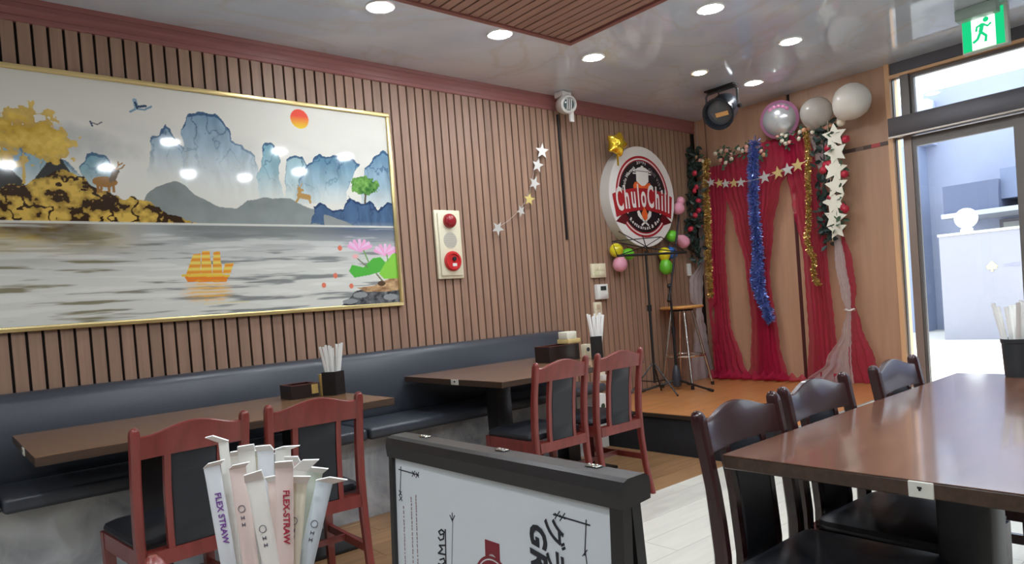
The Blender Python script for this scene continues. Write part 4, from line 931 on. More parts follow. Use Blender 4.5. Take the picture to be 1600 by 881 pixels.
# pot on an orange stove with steam
E2p = lambda u, v: E2(u*1.12, .215+(v-.30)*.76)
stv = [E2p(-.24, .13), E2p(-.25, .30), E2p(-.20, .39), E2p(-.10, .40), E2p(-.02, .30), E2p(.12, .36), E2p(.20, .40), E2p(.25, .32), E2p(.27, .13), E2p(.13, .13), E2p(.10, .20), E2p(.02, .235), E2p(-.06, .20), E2p(-.09, .13)]
part('stove', MB().prism(stv, 'y', SY-.0045, SY-.002), orange_s, sg_)
part('pot', MB().prism([E2p(-.15, .66), E2p(-.16, .42), E2p(-.10, .36), E2p(-.02, .30), E2p(.06, .31), E2p(.12, .37), E2p(.17, .42), E2p(.18, .66)], 'y', SY-.0052, SY-.002).prism([E2p(-.22, .66), E2p(-.23, .70), E2p(-.16, .72), E2p(-.09, .77), E2p(-.02, .79), E2p(.0, .83), E2p(.04, .83), E2p(.06, .79), E2p(.12, .77), E2p(.19, .72), E2p(.25, .70), E2p(.24, .66)], 'y', SY-.0052, SY-.002).prism([E2p(-.24, .63), E2p(-.24, .60), E2p(-.15, .60), E2p(-.15, .63)], 'y', SY-.005, SY-.002).prism([E2p(.17, .63), E2p(.17, .60), E2p(.26, .60), E2p(.26, .63)], 'y', SY-.005, SY-.002), white_s, sg_)
part('pot_seam', MB().prism([E2p(-.20, .690), E2p(-.20, .675), E2p(.22, .675), E2p(.22, .690)], 'y', SY-.0056, SY-.005), black_sg, sg_)
m = MB()
for i, u in enumerate((-.12, -.06, .0, .06, .12)):
    h = (.06, .08, .06, .08, .05)[i]; b = .635+.035*(1-abs(u)/.12); h = min(h, .705-b); m.prism([E2(u-.012, b), E2(u+.008, b+h*.5), E2(u-.012, b+h), E2(u+.008, b+h), E2(u+.026, b+h*.5), E2(u+.008, b)], 'y', SY-.0045, SY-.002)
part('steam', m, white_s, sg_)
m = MB()
for s_ in (-1, 1):
    m.prism([E2(s_*.02, -.47), E2(s_*.16, -.27), E2(s_*.22, -.30), E2(s_*.20, -.38), E2(s_*.12, -.45)], 'y', SY-.0044, SY-.0025); m.prism([E2(s_*.05, -.44), E2(s_*-.12, -.555), E2(s_*-.10, -.585), E2(s_*.08, -.475)], 'y', SY-.0046, SY-.0025)
part('spatulas', m, white_s, sg_)
part('flame', MB().prism([E2(-.07, -.42), E2(-.08, -.33), E2(-.03, -.25), E2(-.035, -.19), E2(.04, -.26), E2(.08, -.34), E2(.07, -.43), E2(0, -.47)], 'y', SY-.0082, SY-.0025), orange_s, sg_)

# ------------------------------------------------------------------ balloons on the slat wall
def foil_star(c, r, mt, label):
    t = thing('foil_star_balloon', label, 'balloon', c)
    n = 10; out = star_poly((0, 0), r, .35, .44); rings = []
    m = MB(); vs = [(0, -.055, 0), (0, .03, 0)]
    for s_, y in ((.45, -.052), (.8, -.03), (1, 0), (.8, .018), (.45, .028)):
        vs += [(u*s_*.9, y-.25*u*s_, v*s_) for u, v in out]
    fs = [(0, 2+i, 2+(i+1) % n) for i in range(n)]+[(1, 42+(i+1) % n, 42+i) for i in range(n)]
    for k in range(4): fs += [(2+k*n+i, 2+k*n+(i+1) % n, 12+k*n+(i+1) % n, 12+k*n+i) for i in range(n)]
    m.add([Vector(v)+Vector(c) for v in vs], fs, True); o = part('foil_body', m, mt, t); md = o.modifiers.new('subdiv', 'SUBSURF'); md.levels = md.render_levels = 2
    part('tail', MB().box((c[0]-.008, c[1]-.004, c[2]-r-.03), (c[0]+.008, c[1]+.002, c[2]-r*.62)), mt, t)
foil_star((4.43, 3.76, 2.355), .145, P('gold_balloon', S(236, 196, 60), .2, metal=.8), 'shiny gold foil star balloon above the round sign')
def balloon(c, r, d, mt, label, stretch=1.35, cat='balloon', group='small balloons around the round sign'):
    d = Vector(d).normalized(); t = thing('balloon', label, cat, c, group)
    prof = []; 
    for i in range(13):
        a = PI*i/12; z = -math.cos(a); rr = math.sin(a); z2 = z*stretch if z < 0 else z
        rr *= (1-.22*max(0, -z)**1.5); prof.append((max(rr, 0)*r, -z2*r if False else z2*r))
    q = (-d).to_track_quat('Z', 'Y').to_matrix().to_4x4(); q.translation = c
    part('balloon_body', MB().lathe(prof, 20, q), mt, t)
    part('knot', MB().lathe([(0, -stretch*r+.004), (.006, -stretch*r-.002), (.009, -stretch*r-.012), (0, -stretch*r-.012)], 10, q), mt, t)
rub = lambda n, c: P(n, c, .3, coat=.25)
yel_b, grn_b, pnk_b, blu_b = rub('balloon_yellow', S(228, 212, 40)), rub('balloon_green', S(108, 200, 50)), rub('balloon_pink', S(236, 164, 186)), rub('balloon_blue', S(54, 110, 196))
yb_ = DW-.09
balloon((4.401, 3.820, 1.495), 0.058, (0.5, 0, 0.1), yel_b, 'yellow balloon, upper left of the cluster under the sign', 1.1)
balloon((4.551, 3.820, 1.461), 0.050, (-1, 0, 0.15), grn_b, 'green balloon right of the yellow one under the left side of the sign', 1.5)
balloon((4.436, 3.820, 1.378), 0.062, (0, 0, 1), pnk_b, 'pink balloon hanging lowest in the left cluster under the sign', 1.3)
balloon((5.286, 3.820, 1.863), 0.056, (0.1, 0, 1), pnk_b, 'pink balloon right of the sign banner', 1.1)
balloon((5.323, 3.820, 1.934), 0.040, (-0.1, 0, -1), pnk_b, 'small pink balloon on top of another right of the sign', 1.2)
balloon((5.163, 3.820, 1.614), 0.055, (0.8, 0, -0.3), grn_b, 'green balloon at the lower right rim of the sign', 1.1)
balloon((5.328, 3.820, 1.562), 0.058, (-0.8, 0, 0.45), pnk_b, 'long pink balloon pointing down right beside the microphone boom', 1.7)
balloon((5.035, 3.820, 1.461), 0.055, (0.05, 0, -1), yel_b, 'yellow balloon in the right cluster behind the music stand', 1.4)
balloon((5.145, 3.820, 1.460), 0.050, (-0.3, 0, 0.6), blu_b, 'blue balloon, the only one, in the right cluster', 1.25)
balloon((5.048, 3.820, 1.336), 0.062, (-0.25, 0, 1), grn_b, 'green balloon hanging lowest in the right cluster', 1.4)

# ================================================================== STAGE THINGS
# music stand
ZS = .28
ms = thing('music_stand', 'black folding music stand in front of the round sign', 'music stand', (4.62, 3.62, ZS))
mx, my = 4.575, 3.66
part('pole', MB().tube([(mx, my, ZS+.10), (mx, my, 1.0)], .011, 10).tube([(mx, my, .98), (mx, my, 1.47)], .008, 10), black_m, ms)
part('clamp_collar', MB().lathe([(.0115, 0), (.02, 0), (.02, .05), (.0115, .05)], 14, Matrix.Translation((mx, my, .975))), black_m, ms)
for a in (30, 150, 270):
    dx, dy = math.cos(R_(a)), math.sin(R_(a)); e = (mx+.25*dx, my+.22*dy, ZS+.009)
    part('leg', MB().tube([(mx, my, ZS+.26), (mx+.02*dx, my+.02*dy, ZS+.25), e], .0065, 6).tube([(mx, my, ZS+.11), (mx+.125*dx, my+.11*dy, ZS+.13)], .005, 6), black_m, ms)
    part('rubber_foot', MB().ball(e, .009, 8, 6), black_s, ms)
dk = MB(); z0 = 1.44; dpl = lambda x, z: (mx+x*.94, my-.03+(z-z0)*.18-x*.30, z)
part('desk_ledge', MB().tube([dpl(-.30, z0), dpl(.38, z0)], .010, 8), black_m, ms)
for ps in (((-.30, z0), (-.32, z0+.12), (.16, z0+.14), (.38, z0)), ((-.30, z0), (.0, z0+.07), (.16, z0+.14)), ((.38, z0), (.0, z0+.05), (-.32, z0+.12)), ((0, z0), (-.02, z0+.16)), ((-.24, z0+.2), (.02, z0+.05))):
    part('desk_bar', MB().tube([dpl(*p_) for p_ in ps], .004, 6), black_m, ms)
# microphone stand
mc = thing('microphone_stand', 'black microphone boom stand on the stage before the bar stool', 'microphone stand', (4.9, 3.68, ZS))
cx, cy = 4.90, 3.68
part('pole', MB().tube([(cx, cy, ZS+.10), (cx, cy, .80)], .0125, 12).tube([(cx, cy, .78), (cx-.01, cy, 1.17)], .0095, 12), black_m, mc)
part('base_hub', MB().lathe([(.012, .02), (.035, .03), (.042, .08), (.034, .15), (.02, .20), (.0125, .21)], 18, Matrix.Translation((cx, cy, ZS))), P('hub_grey', S(52, 56, 64), .4), mc)
part('pole_clutch', MB().lathe([(.0125, 0), (.019, 0), (.019, .06), (.0125, .06)], 14, Matrix.Translation((cx, cy, .76))), black_m, mc)
for e in ((4.86, 3.30, ZS+.012), (4.62, 3.86, ZS+.012), (5.16, 3.74, ZS+.012)):
    part('leg', MB().tube([(cx, cy, ZS+.085), e], .009, 8), black_m, mc)
    d = (Vector(e)-Vector((cx, cy, ZS+.085))).normalized(); part('rubber_foot', MB().tube([Vector(e)-d*.05, Vector(e)], .0125, 10), black_s, mc)
part('boom_joint', MB().ball((cx-.01, cy, 1.17), .022, 12, 8), black_m, mc)
part('boom_arm', MB().tube([(cx-.10, cy-.05, 1.04), (cx-.01, cy-.016, 1.17), (cx+.36, cy+.12, 1.80)], .0085, 10), P('boom_grey', S(58, 58, 64), .3, metal=.5), mc)
part('counterweight', MB().tube([(cx-.10, cy-.05, 1.04), (cx-.065, cy-.037, 1.09)], .016, 12), black_s, mc)
# bar stool
st = thing('bar_stool', 'tall bar stool with round wooden seat and chrome legs on the stage', 'stool', (5.1, 3.72, ZS))
bx, by = 5.09, 3.72; zt = .975
part('seat', MB().lathe([(0, zt-.012), (.17, zt-.012), (.186, zt-.004), (.188, zt+.006), (.18, zt+.014), (0, zt+.016)], 32, Matrix.Translation((bx, by, 0))), seat_wood, st)
part('seat_bracket', MB().lathe([(0, zt-.03), (.10, zt-.03), (.10, zt-.0125), (0, zt-.0125)], 20, Matrix.Translation((bx, by, 0))), black_m, st)
for a in (48, 138, 228, 318):
    dx, dy = math.cos(R_(a)), math.sin(R_(a))
    part('leg', MB().tube([(bx+.09*dx, by+.09*dy, zt-.03), (bx+.225*dx if dy < .5 else bx+.2*dx, by+min(.225*dy, .165), ZS+.012)], .0125, 10), chrome, st)
    part('rubber_foot', MB().tube([(bx+(.223*dx if dy < .5 else .198*dx), by+min(.223*dy, .164), ZS+.03), (bx+(.226*dx if dy < .5 else .201*dx), by+min(.226*dy, .166), ZS)], .015, 10), black_s, st)
rr = .172
part('foot_ring', MB().tube([(bx+rr*math.cos(2*PI*k/32), by+min(rr*math.sin(2*PI*k/32), .15), .555) for k in range(33)], .0095, 8, caps=False), chrome, st)

# hanging stage lamp
sl_ = thing('stage_lamp', 'black stage lamp hanging from the ceiling before the stage wall', 'stage lamp', (5.0, 3.12, 2.4))
lx, ly = 4.98, 3.115
part('ceiling_plate', MB().box((lx-.04, ly-.13, ZC-.012), (lx+.04, ly+.13, ZC-.0005)), black_m, sl_)
part('yoke', MB().tube([(lx, ly+.14, 2.53), (lx, ly+.14, 2.665), (lx, ly+.12, 2.685), (lx, ly-.12, 2.685), (lx, ly-.14, 2.665), (lx, ly-.14, 2.53)], .009, 8).tube([(lx, ly, 2.685), (lx, ly, ZC-.01)], .014, 10), P('yoke_grey', S(70, 74, 80), .35, metal=.4), sl_)
ld = Vector((-.85, -.1, -.5)).normalized(); q_ = ld.to_track_quat('Z', 'Y').to_matrix().to_4x4(); q_.translation = (lx+.02, ly, 2.545)
lamp_b = P('lamp_black', S(36, 42, 50), .25)
part('lamp_housing', MB().lathe([(0, -.13), (.06, -.125), (.095, -.09), (.112, -.03), (.116, .06), (.128, .10), (.128, .125), (.112, .125), (.104, .08), (0, .075)], 30, q_), lamp_b, sl_)
part('lamp_lens', MB().lathe([(0, .078), (.10, .078), (.10, .084), (.05, .096), (0, .10)], 26, q_), P('lamp_glass', S(78, 84, 92), .08, coat=.6), sl_)
part('lamp_reflection', MB().box((-.028, -.075, .1005), (.006, .03, .104), q_ @ Matrix.Rotation(PI/2, 4, 'Z')), P('reflection_warm', S(206, 158, 100), .4), sl_)  # warm reflection on the lamp front, laid on as a coloured strip
part('yoke_knob', MB().tube([(lx, ly-.14, 2.53), (lx, ly-.165, 2.53)], .016, 12), black_m, sl_); part('yoke_knob', MB().tube([(lx, ly+.14, 2.53), (lx, ly+.165, 2.53)], .016, 12), black_m, sl_)
part('power_cord', MB().tube([(lx+.1, ly+.02, 2.58), (lx+.12, ly+.05, 2.64), (lx+.06, ly+.06, 2.68), (lx+.03, ly+.05, ZC-.002)], .005, 6), black_m, sl_)

# ------------------------------------------------------------------ drapes
red_sh = sheer('red_sheer', S(196, 48, 84), .72, .35); white_sh = sheer('white_sheer', S(226, 216, 216), .62, .4)
def drape(name, label, rows, mt, folds, amp, x0, cat='drape', group=None, seed=0, nu=64, nv=60, along='y'):
    """rows: (z, y_left, y_right) from the top down"""
    rs = random.Random(seed); ph = rs.random()*6; zs = [r[0] for r in rows]; g = []
    for j in range(nv+1):
        z = zs[0]+(zs[-1]-zs[0])*j/nv; k = 0
        while k < len(rows)-2 and z < rows[k+1][0]: k += 1
        (za, la, ra), (zb, lb, rb) = rows[k], rows[k+1]; t = (za-z)/(za-zb) if za != zb else 0; t = t*t*(3-2*t)
        l, r = la+(lb-la)*t, ra+(rb-ra)*t; line = []
        for i in range(nu+1):
            u = i/nu; wv = math.sin(folds*2*PI*u+ph+.5*math.sin(3*z+ph))+.35*math.sin(folds*4.3*PI*u+ph*2+1.7*z)
            a = amp*min(1, abs(l-r)/.18+.25)
            line.append((x0+a*wv*(.5+.5*j/nv)-abs(.012*math.sin(j)), l+(r-l)*u, z+.006*math.sin(folds*2*PI*u)*(1 if j == 0 else 0)))
        g.append([(min(py, XS-.01), min(px+.02, DW-.008), max(pz, .2815)) for px, py, pz in line] if along == 'x' else line)
    return single(name, MB().grid(g), mt, label, cat, group)
ZT = .285
drape('sheer_drape', 'red sheer drape at the far left of the stage backdrop beside gold tinsel', [(2.24, 3.74, 3.56), (1.95, 3.73, 3.55), (1.4, 3.745, 3.60), (.8, 3.76, 3.60), (.42, 3.79, 3.50), (ZT, 3.80, 3.42)], red_sh, 5, .018, 5.64, seed=1)
drape('sheer_drape', 'red sheer drape slanting right behind the blue tinsel', [(2.29, 3.56, 3.29), (2.0, 3.55, 3.30), (1.7, 3.47, 3.28), (1.3, 3.39, 3.22), (.8, 3.37, 3.17), (.42, 3.40, 3.13), (ZT, 3.46, 3.02)], red_sh, 5, .018, 5.625, seed=2)
drape('sheer_drape', 'red sheer drape fanning from the top right of the blue tinsel', [(2.345, 3.19, 2.86), (2.15, 3.20, 2.86), (1.9, 3.22, 3.02), (1.6, 3.26, 3.10), (1.2, 3.29, 3.16), (.6, 3.30, 3.12), (ZT, 3.33, 3.06)], red_sh, 5, .02, 5.61, seed=3)
drape('sheer_drape', 'red sheer drape in the right half of the backdrop, behind thin gold tinsel', [(2.355, 2.96, 2.76), (2.1, 2.97, 2.70), (1.8, 2.93, 2.66), (1.3, 2.86, 2.66), (.7, 2.86, 2.64), (ZT, 2.90, 2.62)], red_sh, 5, .02, 5.63, seed=4)
drape('sheer_drape', 'red sheer drape tied at mid height at the right end of the backdrop', [(1.50, 2.535, 2.515), (1.25, 2.53, 2.455), (1.02, 2.515, 2.44), (.92, 2.50, 2.46), (.75, 2.52, 2.42), (.45, 2.54, 2.33), (ZT, 2.53, 2.24)], red_sh, 3, .016, 5.63, seed=5)
drape('tulle_drape', 'white tulle drape tied at mid height beside the right red drape', [(1.50, 2.575, 2.53), (1.25, 2.58, 2.50), (1.0, 2.55, 2.475), (.86, 2.515, 2.48), (.7, 2.56, 2.49), (.45, 2.70, 2.50), (ZT, 2.88, 2.49)], white_sh, 3, .016, 5.60, seed=6)
drape('tulle_drape', 'white tulle falling in a narrow wedge below the right flowers', [(2.36, 2.75, 2.56), (2.1, 2.70, 2.55), (1.85, 2.60, 2.54), (1.5, 2.575, 2.54)], white_sh, 3, .012, 5.615, seed=7)
drape('tulle_drape', 'white tulle drape with two knots in the left corner behind the stool', [(z, x0, x1) for (x0, z), (x1, _) in zip([(5.7245,2.2785), (5.6647,1.8626), (5.6418,1.4985), (5.6494,1.3891), (5.4452,1.2023), (5.4369,1.0477), (5.5252,0.9467), (5.4613,0.6633), (5.3737,0.3442), (5.3661,0.2797)], [(5.8084,2.2841), (5.7582,1.8652), (5.7246,1.4978), (5.7010,1.3882), (5.6571,1.1943), (5.6382,1.0370), (5.6062,0.9416), (5.6743,0.6439), (5.7593,0.2964), (5.7934,0.2239)])], white_sh, 3, .014, 3.855, seed=8, along='x')
drape('sheer_drape', 'red sheer drape with two knots between white tulle and gold tinsel on the left', [(1.75, 3.745, 3.715), (1.5, 3.765, 3.72), (1.38, 3.775, 3.755), (1.2, 3.775, 3.70), (1.02, 3.785, 3.69), (.9, 3.78, 3.755), (.7, 3.77, 3.71), (ZT, 3.77, 3.64)], red_sh, 3, .014, 5.60, seed=9)
# bunched hem of the red drapes
g = []
for j in range(9):
    a = j/8; g.append([(5.60-.10*math.sin(a*PI*.8)*(.6+.4*math.sin(i*.7)), 3.80-1.12*i/90, ZT+.002+.085*(1-a)*(.7+.3*math.sin(i*.9+1))*(1-.8*(i/90)**4)) for i in range(91)])
single('drape_hem', MB().grid(g), red_sh, 'bunched red sheer hem heaped along the foot of the backdrop', 'drape')
def ties(c, r, mt, label):
    single('drape_tie', MB().tube([(c[0]+.75*r*math.cos(2*PI*k/20), c[1]+r*math.sin(2*PI*k/20), c[2]+.006*math.sin(k)) for k in range(21)], .007, 6, caps=False), mt, label, 'tie')
ties((5.60, 2.495, .87), .036, P('tie_white', S(222, 214, 210), .6), 'white band tying the right tulle drape at its waist')

# ------------------------------------------------------------------ tinsel
def tinsel(pts, r, mt, label, n, seed, x0):
    rs = random.Random(seed); t = thing('tinsel_garland', label, 'tinsel', (x0, pts[-1][0], pts[-1][1]))
    P3 = [Vector((x0, y, z)) for y, z in pts]; part('core', MB().tube(P3, .006, 6), mt, t)
    seg = [(P3[i+1]-P3[i]).length for i in range(len(P3)-1)]; tot = sum(seg); m = MB()
    for k in range(n):
        s_ = rs.random()*tot; i = 0
        while i < len(seg)-1 and s_ > seg[i]: s_ -= seg[i]; i += 1
        c = P3[i].lerp(P3[i+1], min(1, s_/seg[i])); d = Vector((rs.gauss(0, 1), rs.gauss(0, 1), rs.gauss(-.35, .8))).normalized(); rr = r*rs.uniform(.7, 1.1)
        sd = d.cross(Vector((rs.gauss(0, 1), rs.gauss(0, 1), rs.gauss(0, 1)))).normalized()*.0035; e = c+d*rr
        if e.x > XS-.008: e.x = XS-.008
        m.add([c+sd, c-sd, e-sd*.8, e+sd*.8], [(0, 1, 2, 3)])
    o = part('tinsel_strands', m, mt, t); o['kind'] = 'stuff'
tg_ = P('tinsel_gold', S(222, 188, 112), .25, metal=.7); tb_ = P('tinsel_blue', S(132, 152, 226), .25, metal=.6)
tinsel([(y, z) for y, z in [(3.6789,2.3110), (3.7039,2.0061), (3.7140,1.7142), (3.7310,1.4218), (3.7334,1.0555)]], .040, tg_, 'straight gold tinsel garland at the left end of the backdrop', 2200, 1, 5.565)
tinsel([(y, z) for y, z in [(3.1758,2.3540), (3.2099,2.1417), (3.2263,1.9241), (3.2307,1.7035), (3.2231,1.4810), (3.2276,1.2595), (3.2300,1.0651), (3.1716,0.8790), (3.1528,0.8121)]], .058, tb_, 'thick blue tinsel garland hanging in the middle of the backdrop', 4200, 2, 5.55)
tinsel([(y, z) for y, z in [(3.2231,1.4810), (3.2658,1.3186), (3.2906,1.1530), (3.2571,1.0277), (3.2262,0.9536)]], .038, tb_, 'short loop of blue tinsel beside the lower end of the thick blue garland', 1200, 3, 5.56)
tinsel([(y, z) for y, z in [(2.7343,2.3312), (2.7290,2.1750), (2.7449,1.9453), (2.7537,1.7391), (2.7644,1.5844), (2.7883,1.4725), (2.7644,1.3495), (2.7350,1.3100), (2.7520,1.2177), (2.7467,1.1390), (2.7128,1.0896)]], .030, tg_, 'thin wavy gold tinsel garland on the right half of the backdrop', 2200, 4, 5.565)

# ------------------------------------------------------------------ star string across the backdrop
sg2 = thing('star_garland', 'string of alternating silver and gold stars across the red drapes', 'garland', (5.53, 3.3, 2.03))
sp = [(3.6951,2.1140), (3.6236,2.0777), (3.5389,2.0565), (3.4750,2.0393), (3.3925,2.0300), (3.3238,2.0231), (3.2011,2.0227), (3.0995,2.0256), (2.9768,2.0399), (2.8915,2.0498), (2.8020,2.0687), (2.7195,2.0933)]
part('string', MB().tube([(5.53, y, z) for y, z in sp], .0025, 5), P('string_white', S(206, 200, 190), .6), sg2)
sil2 = P('star_silver', S(198, 196, 194), .4, metal=.3); gol2 = P('star_gold', S(206, 180, 120), .4, metal=.3); whi2 = P('star_white', S(236, 232, 214), .45)
for i, k in enumerate((1, 2, 3, 4, 5, 7, 8, 9, 10)):
    c = sp[k]; r = .045 if k < 6 else .058
    part('star', MB().prism(star_poly((c[0], c[1]), r, .1*math.sin(k)), 'x', 5.524, 5.527), gol2 if i in (1, 3, 6, 8) else sil2, sg2)
wg = thing('star_garland', 'column of large white stars hanging among leaves and red roses at the right', 'garland', (5.55, 2.55, 1.43))
part('string', MB().tube([(5.547, 2.55, 2.40), (5.547, 2.545, 2.1), (5.547, 2.56, 1.8), (5.547, 2.57, 1.42)], .003, 5), P('string_cream', S(214, 200, 170), .6), wg)
for i, (c, r) in enumerate((((2.4980,2.2371), .10), ((2.4916,2.1061), .095), ((2.5100,1.9801), .10), ((2.5036,1.8488), .095), ((2.5317,1.7282), .10), ((2.5299,1.6022), .095), ((2.5209,1.5104), .08))):
    part('star', MB().prism(star_poly((c[0], c[1]), r, .25*math.sin(i*2.1), .5), 'x', 5.53-.006*(i % 2), 5.533-.006*(i % 2)), whi2, wg)

# ------------------------------------------------------------------ roses and leaves
leaf_m = P('leaf_green', S(66, 92, 70), .5, grain=(40, 40, 40), amt=.35); leaf_d = P('leaf_dark', S(40, 56, 50), .5, grain=(40, 40, 40), amt=.35)
def rose_data(nm, mt, r):
    m = MB(); m.ball((0, 0, 0), r*.55, 8, 6)
    for ly_, n, tilt, rad in ((0, 5, .5, .8), (1, 5, .95, 1.0)):
        for i in range(n):
            a = 2*PI*i/n+ly_*.6; c = Vector((math.cos(a)*math.sin(tilt)*r*rad, math.sin(a)*math.sin(tilt)*r*rad, math.cos(tilt)*r*rad*.6-.3*r))
            q = Vector((math.cos(a), math.sin(a), .7)).to_track_quat('Z', 'Y').to_matrix()
            m.ball(c*.75, (r*.5, r*.45, r*.13), 8, 4, q)
    return m.data(nm, mt)
roses = {'red': rose_data('rose', P('rose_red', S(190, 44, 66), .5), .032), 'pink': rose_data('rose', P('rose_pink', S(220, 160, 146), .5), .026), 'white': rose_data('rose', P('rose_white', S(224, 212, 192), .5), .026), 'peach': rose_data('rose', P('rose_peach', S(206, 150, 112), .5), .027)}
leaf_mb = MB().add([(0, 0, 0), (.012, .014, .003), (.014, .034, .0), (0, .055, -.006), (-.014, .034, 0), (-.012, .014, .003), (0, .026, -.004)], [(0, 1, 6), (1, 2, 6), (2, 3, 6), (3, 4, 6), (4, 5, 6), (5, 0, 6)])
def foliage(t, pts, n, spread, mt, seed, xoff=0, size=1.):
    rs = random.Random(seed); m = MB()
    for k in range(n):
        i = rs.randrange(len(pts)-1); c = Vector(pts[i]).lerp(Vector(pts[i+1]), rs.random())+Vector((rs.gauss(-.01, .015), rs.gauss(0, spread), rs.gauss(0, .02)))
        q = Vector((rs.gauss(-.8, .5), rs.gauss(0, .7), rs.gauss(.2, .6))).to_track_quat('Z', 'Y').to_matrix().to_4x4() @ Matrix.Rotation(rs.random()*6.3, 4, 'Z')
        vs = [c+(q @ (Vector(v)*size)) for v in leaf_mb.v]
        for v in vs:
            if v.x > XS-.012: v.x = XS-.012
            if v.y > DW-.012: v.y = DW-.012
        m.add(vs, leaf_mb.f)
    o = part('leaves', m, mt, t); o['kind'] = 'stuff'
def put_rose(t, kind, c, s_=1.):
    o = bpy.data.objects.new('rose', roses[kind]); COL.objects.link(o); o.parent = t; o.location = Vector(c)-loc_of(t)
    o.rotation_euler = Vector((-1, random.uniform(-.5, .5), random.uniform(-.3, .6))).to_track_quat('Z', 'Y').to_euler(); o.scale = (s_,)*3
rg = thing('rose_garland', 'garland of green leaves and red roses hanging at the right end of the backdrop', 'flower garland', (5.58, 2.57, 1.4))
path = [(5.58, 2.60, 2.34), (5.58, 2.61, 2.1), (5.58, 2.62, 1.85), (5.58, 2.63, 1.6), (5.58, 2.62, 1.42)]
part('vine', MB().tube(path, .005, 6), leaf_d, rg); foliage(rg, path, 130, .035, leaf_d, 3, size=1.25)
pa2 = [(5.56, 2.50, 2.32), (5.56, 2.49, 2.0), (5.56, 2.50, 1.65), (5.56, 2.52, 1.5)]
part('vine', MB().tube(pa2, .005, 6), leaf_m, rg); foliage(rg, pa2, 60, .02, leaf_m, 4, size=1.1)
for px in [(2.5581,2.1531), (2.5870,2.0276), (2.6100,1.9916), (2.4152,2.1960), (2.4424,1.9290), (2.5639,1.7598), (2.4731,1.6848), (2.4551,1.6570), (2.5607,2.0375)]: put_rose(rg, 'red', (5.545, px[0], px[1]), 1.1)
lg_ = thing('rose_garland', 'dark leafy garland with red roses in the corner left of the backdrop', 'flower garland', (5.55, 3.83, 1.5))
pl = [(5.60, 3.83, 2.42), (5.57, 3.83, 2.2), (5.54, 3.83, 1.95), (5.50, 3.83, 1.7), (5.52, 3.83, 1.42)]
part('vine', MB().tube(pl, .005, 6), leaf_d, lg_); foliage(lg_, pl, 210, .04, leaf_d, 5, size=1.35)
for x, z in [(5.5515,2.1890), (5.6372,2.0613), (5.5324,2.0265), (5.5814,1.9325), (5.4320,1.6783), (5.6427,1.8499), (5.6569,1.7108), (5.5155,1.7988)]: put_rose(lg_, 'red', (x-.12 if x > 5.6 else x-.05, 3.775, z), .95)
single('hanging_thread', MB().tube([(5.62, 3.80, 2.42), (5.63, 3.80, 2.66)], .0025, 5), P('thread', S(170, 165, 160), .6), 'thin pale thread running up from the left garland to the ceiling', 'thread')
def cluster(label, pts, kinds, seed):
    c0 = pts[0]; t = thing('flower_cluster', label, 'flowers', (5.57, c0[0], c0[1]-.03), 'flower clusters along the top of the drapes')
    pth = [(5.585, a, b) for a, b in pts]; foliage(t, pth+[pth[0]], 8*len(pts), .02, leaf_m, seed, size=.75)
    part('stem', MB().tube(pth, .003, 5), leaf_m, t)
    for (a, b), k in zip(pts, kinds): put_rose(t, k, (5.555, a, b), .82)
cluster('pink and white rose cluster second from the left at the top of the drapes', [(3.5764,2.3300), (3.5161,2.3400), (3.4645,2.3345), (3.4232,2.2860), (3.5289,2.2626), (3.4195,2.2513), (3.4792,2.2296)], ('white', 'white', 'pink', 'pink', 'pink', 'white', 'white'), 1)
cluster('small cream rose cluster just left of the blue tinsel top', [(3.3445,2.3196), (3.3088,2.2952), (3.2693,2.3254), (3.2658,2.2914)], ('white', 'white', 'pink', 'pink'), 2)
cluster('small peach rose cluster just right of the blue tinsel top', [(3.1617,2.3016), (3.1351,2.2576), (3.1141,2.2205)], ('peach', 'pink', 'peach'), 3)
cluster('pink and white rose cluster under the round foil balloon', [(2.9772,2.3409), (2.9366,2.3527), (2.9041,2.3345), (2.9403,2.3005), (2.9085,2.2721), (2.8802,2.2763)], ('pink', 'white', 'white', 'white', 'white', 'pink'), 4)
cluster('long row of peach and cream roses at the top right, beneath the white balloons', [(2.7971,2.2836), (2.7824,2.3374), (2.7441,2.3439), (2.7063,2.3502), (2.6771,2.3125), (2.6430,2.3503), (2.5983,2.3191), (2.5622,2.3206), (2.5312,2.3281), (2.5036,2.2864)], ('white', 'white', 'peach', 'peach', 'white', 'peach', 'peach', 'pink', 'peach', 'white'), 5)
cluster('faded rose cluster at the top of the left gold tinsel', [(3.7802,2.3380), (3.7411,2.3064), (3.7149,2.2893)], ('peach', 'pink', 'white'), 6)
single('cream_rose', MB().ball((5.56, *(2.4506,2.3333)), (.03, .035, .035), 12, 8), P('rose_cream', S(226, 212, 188), .5), 'single cream rose bud above the topmost white star', 'flower')

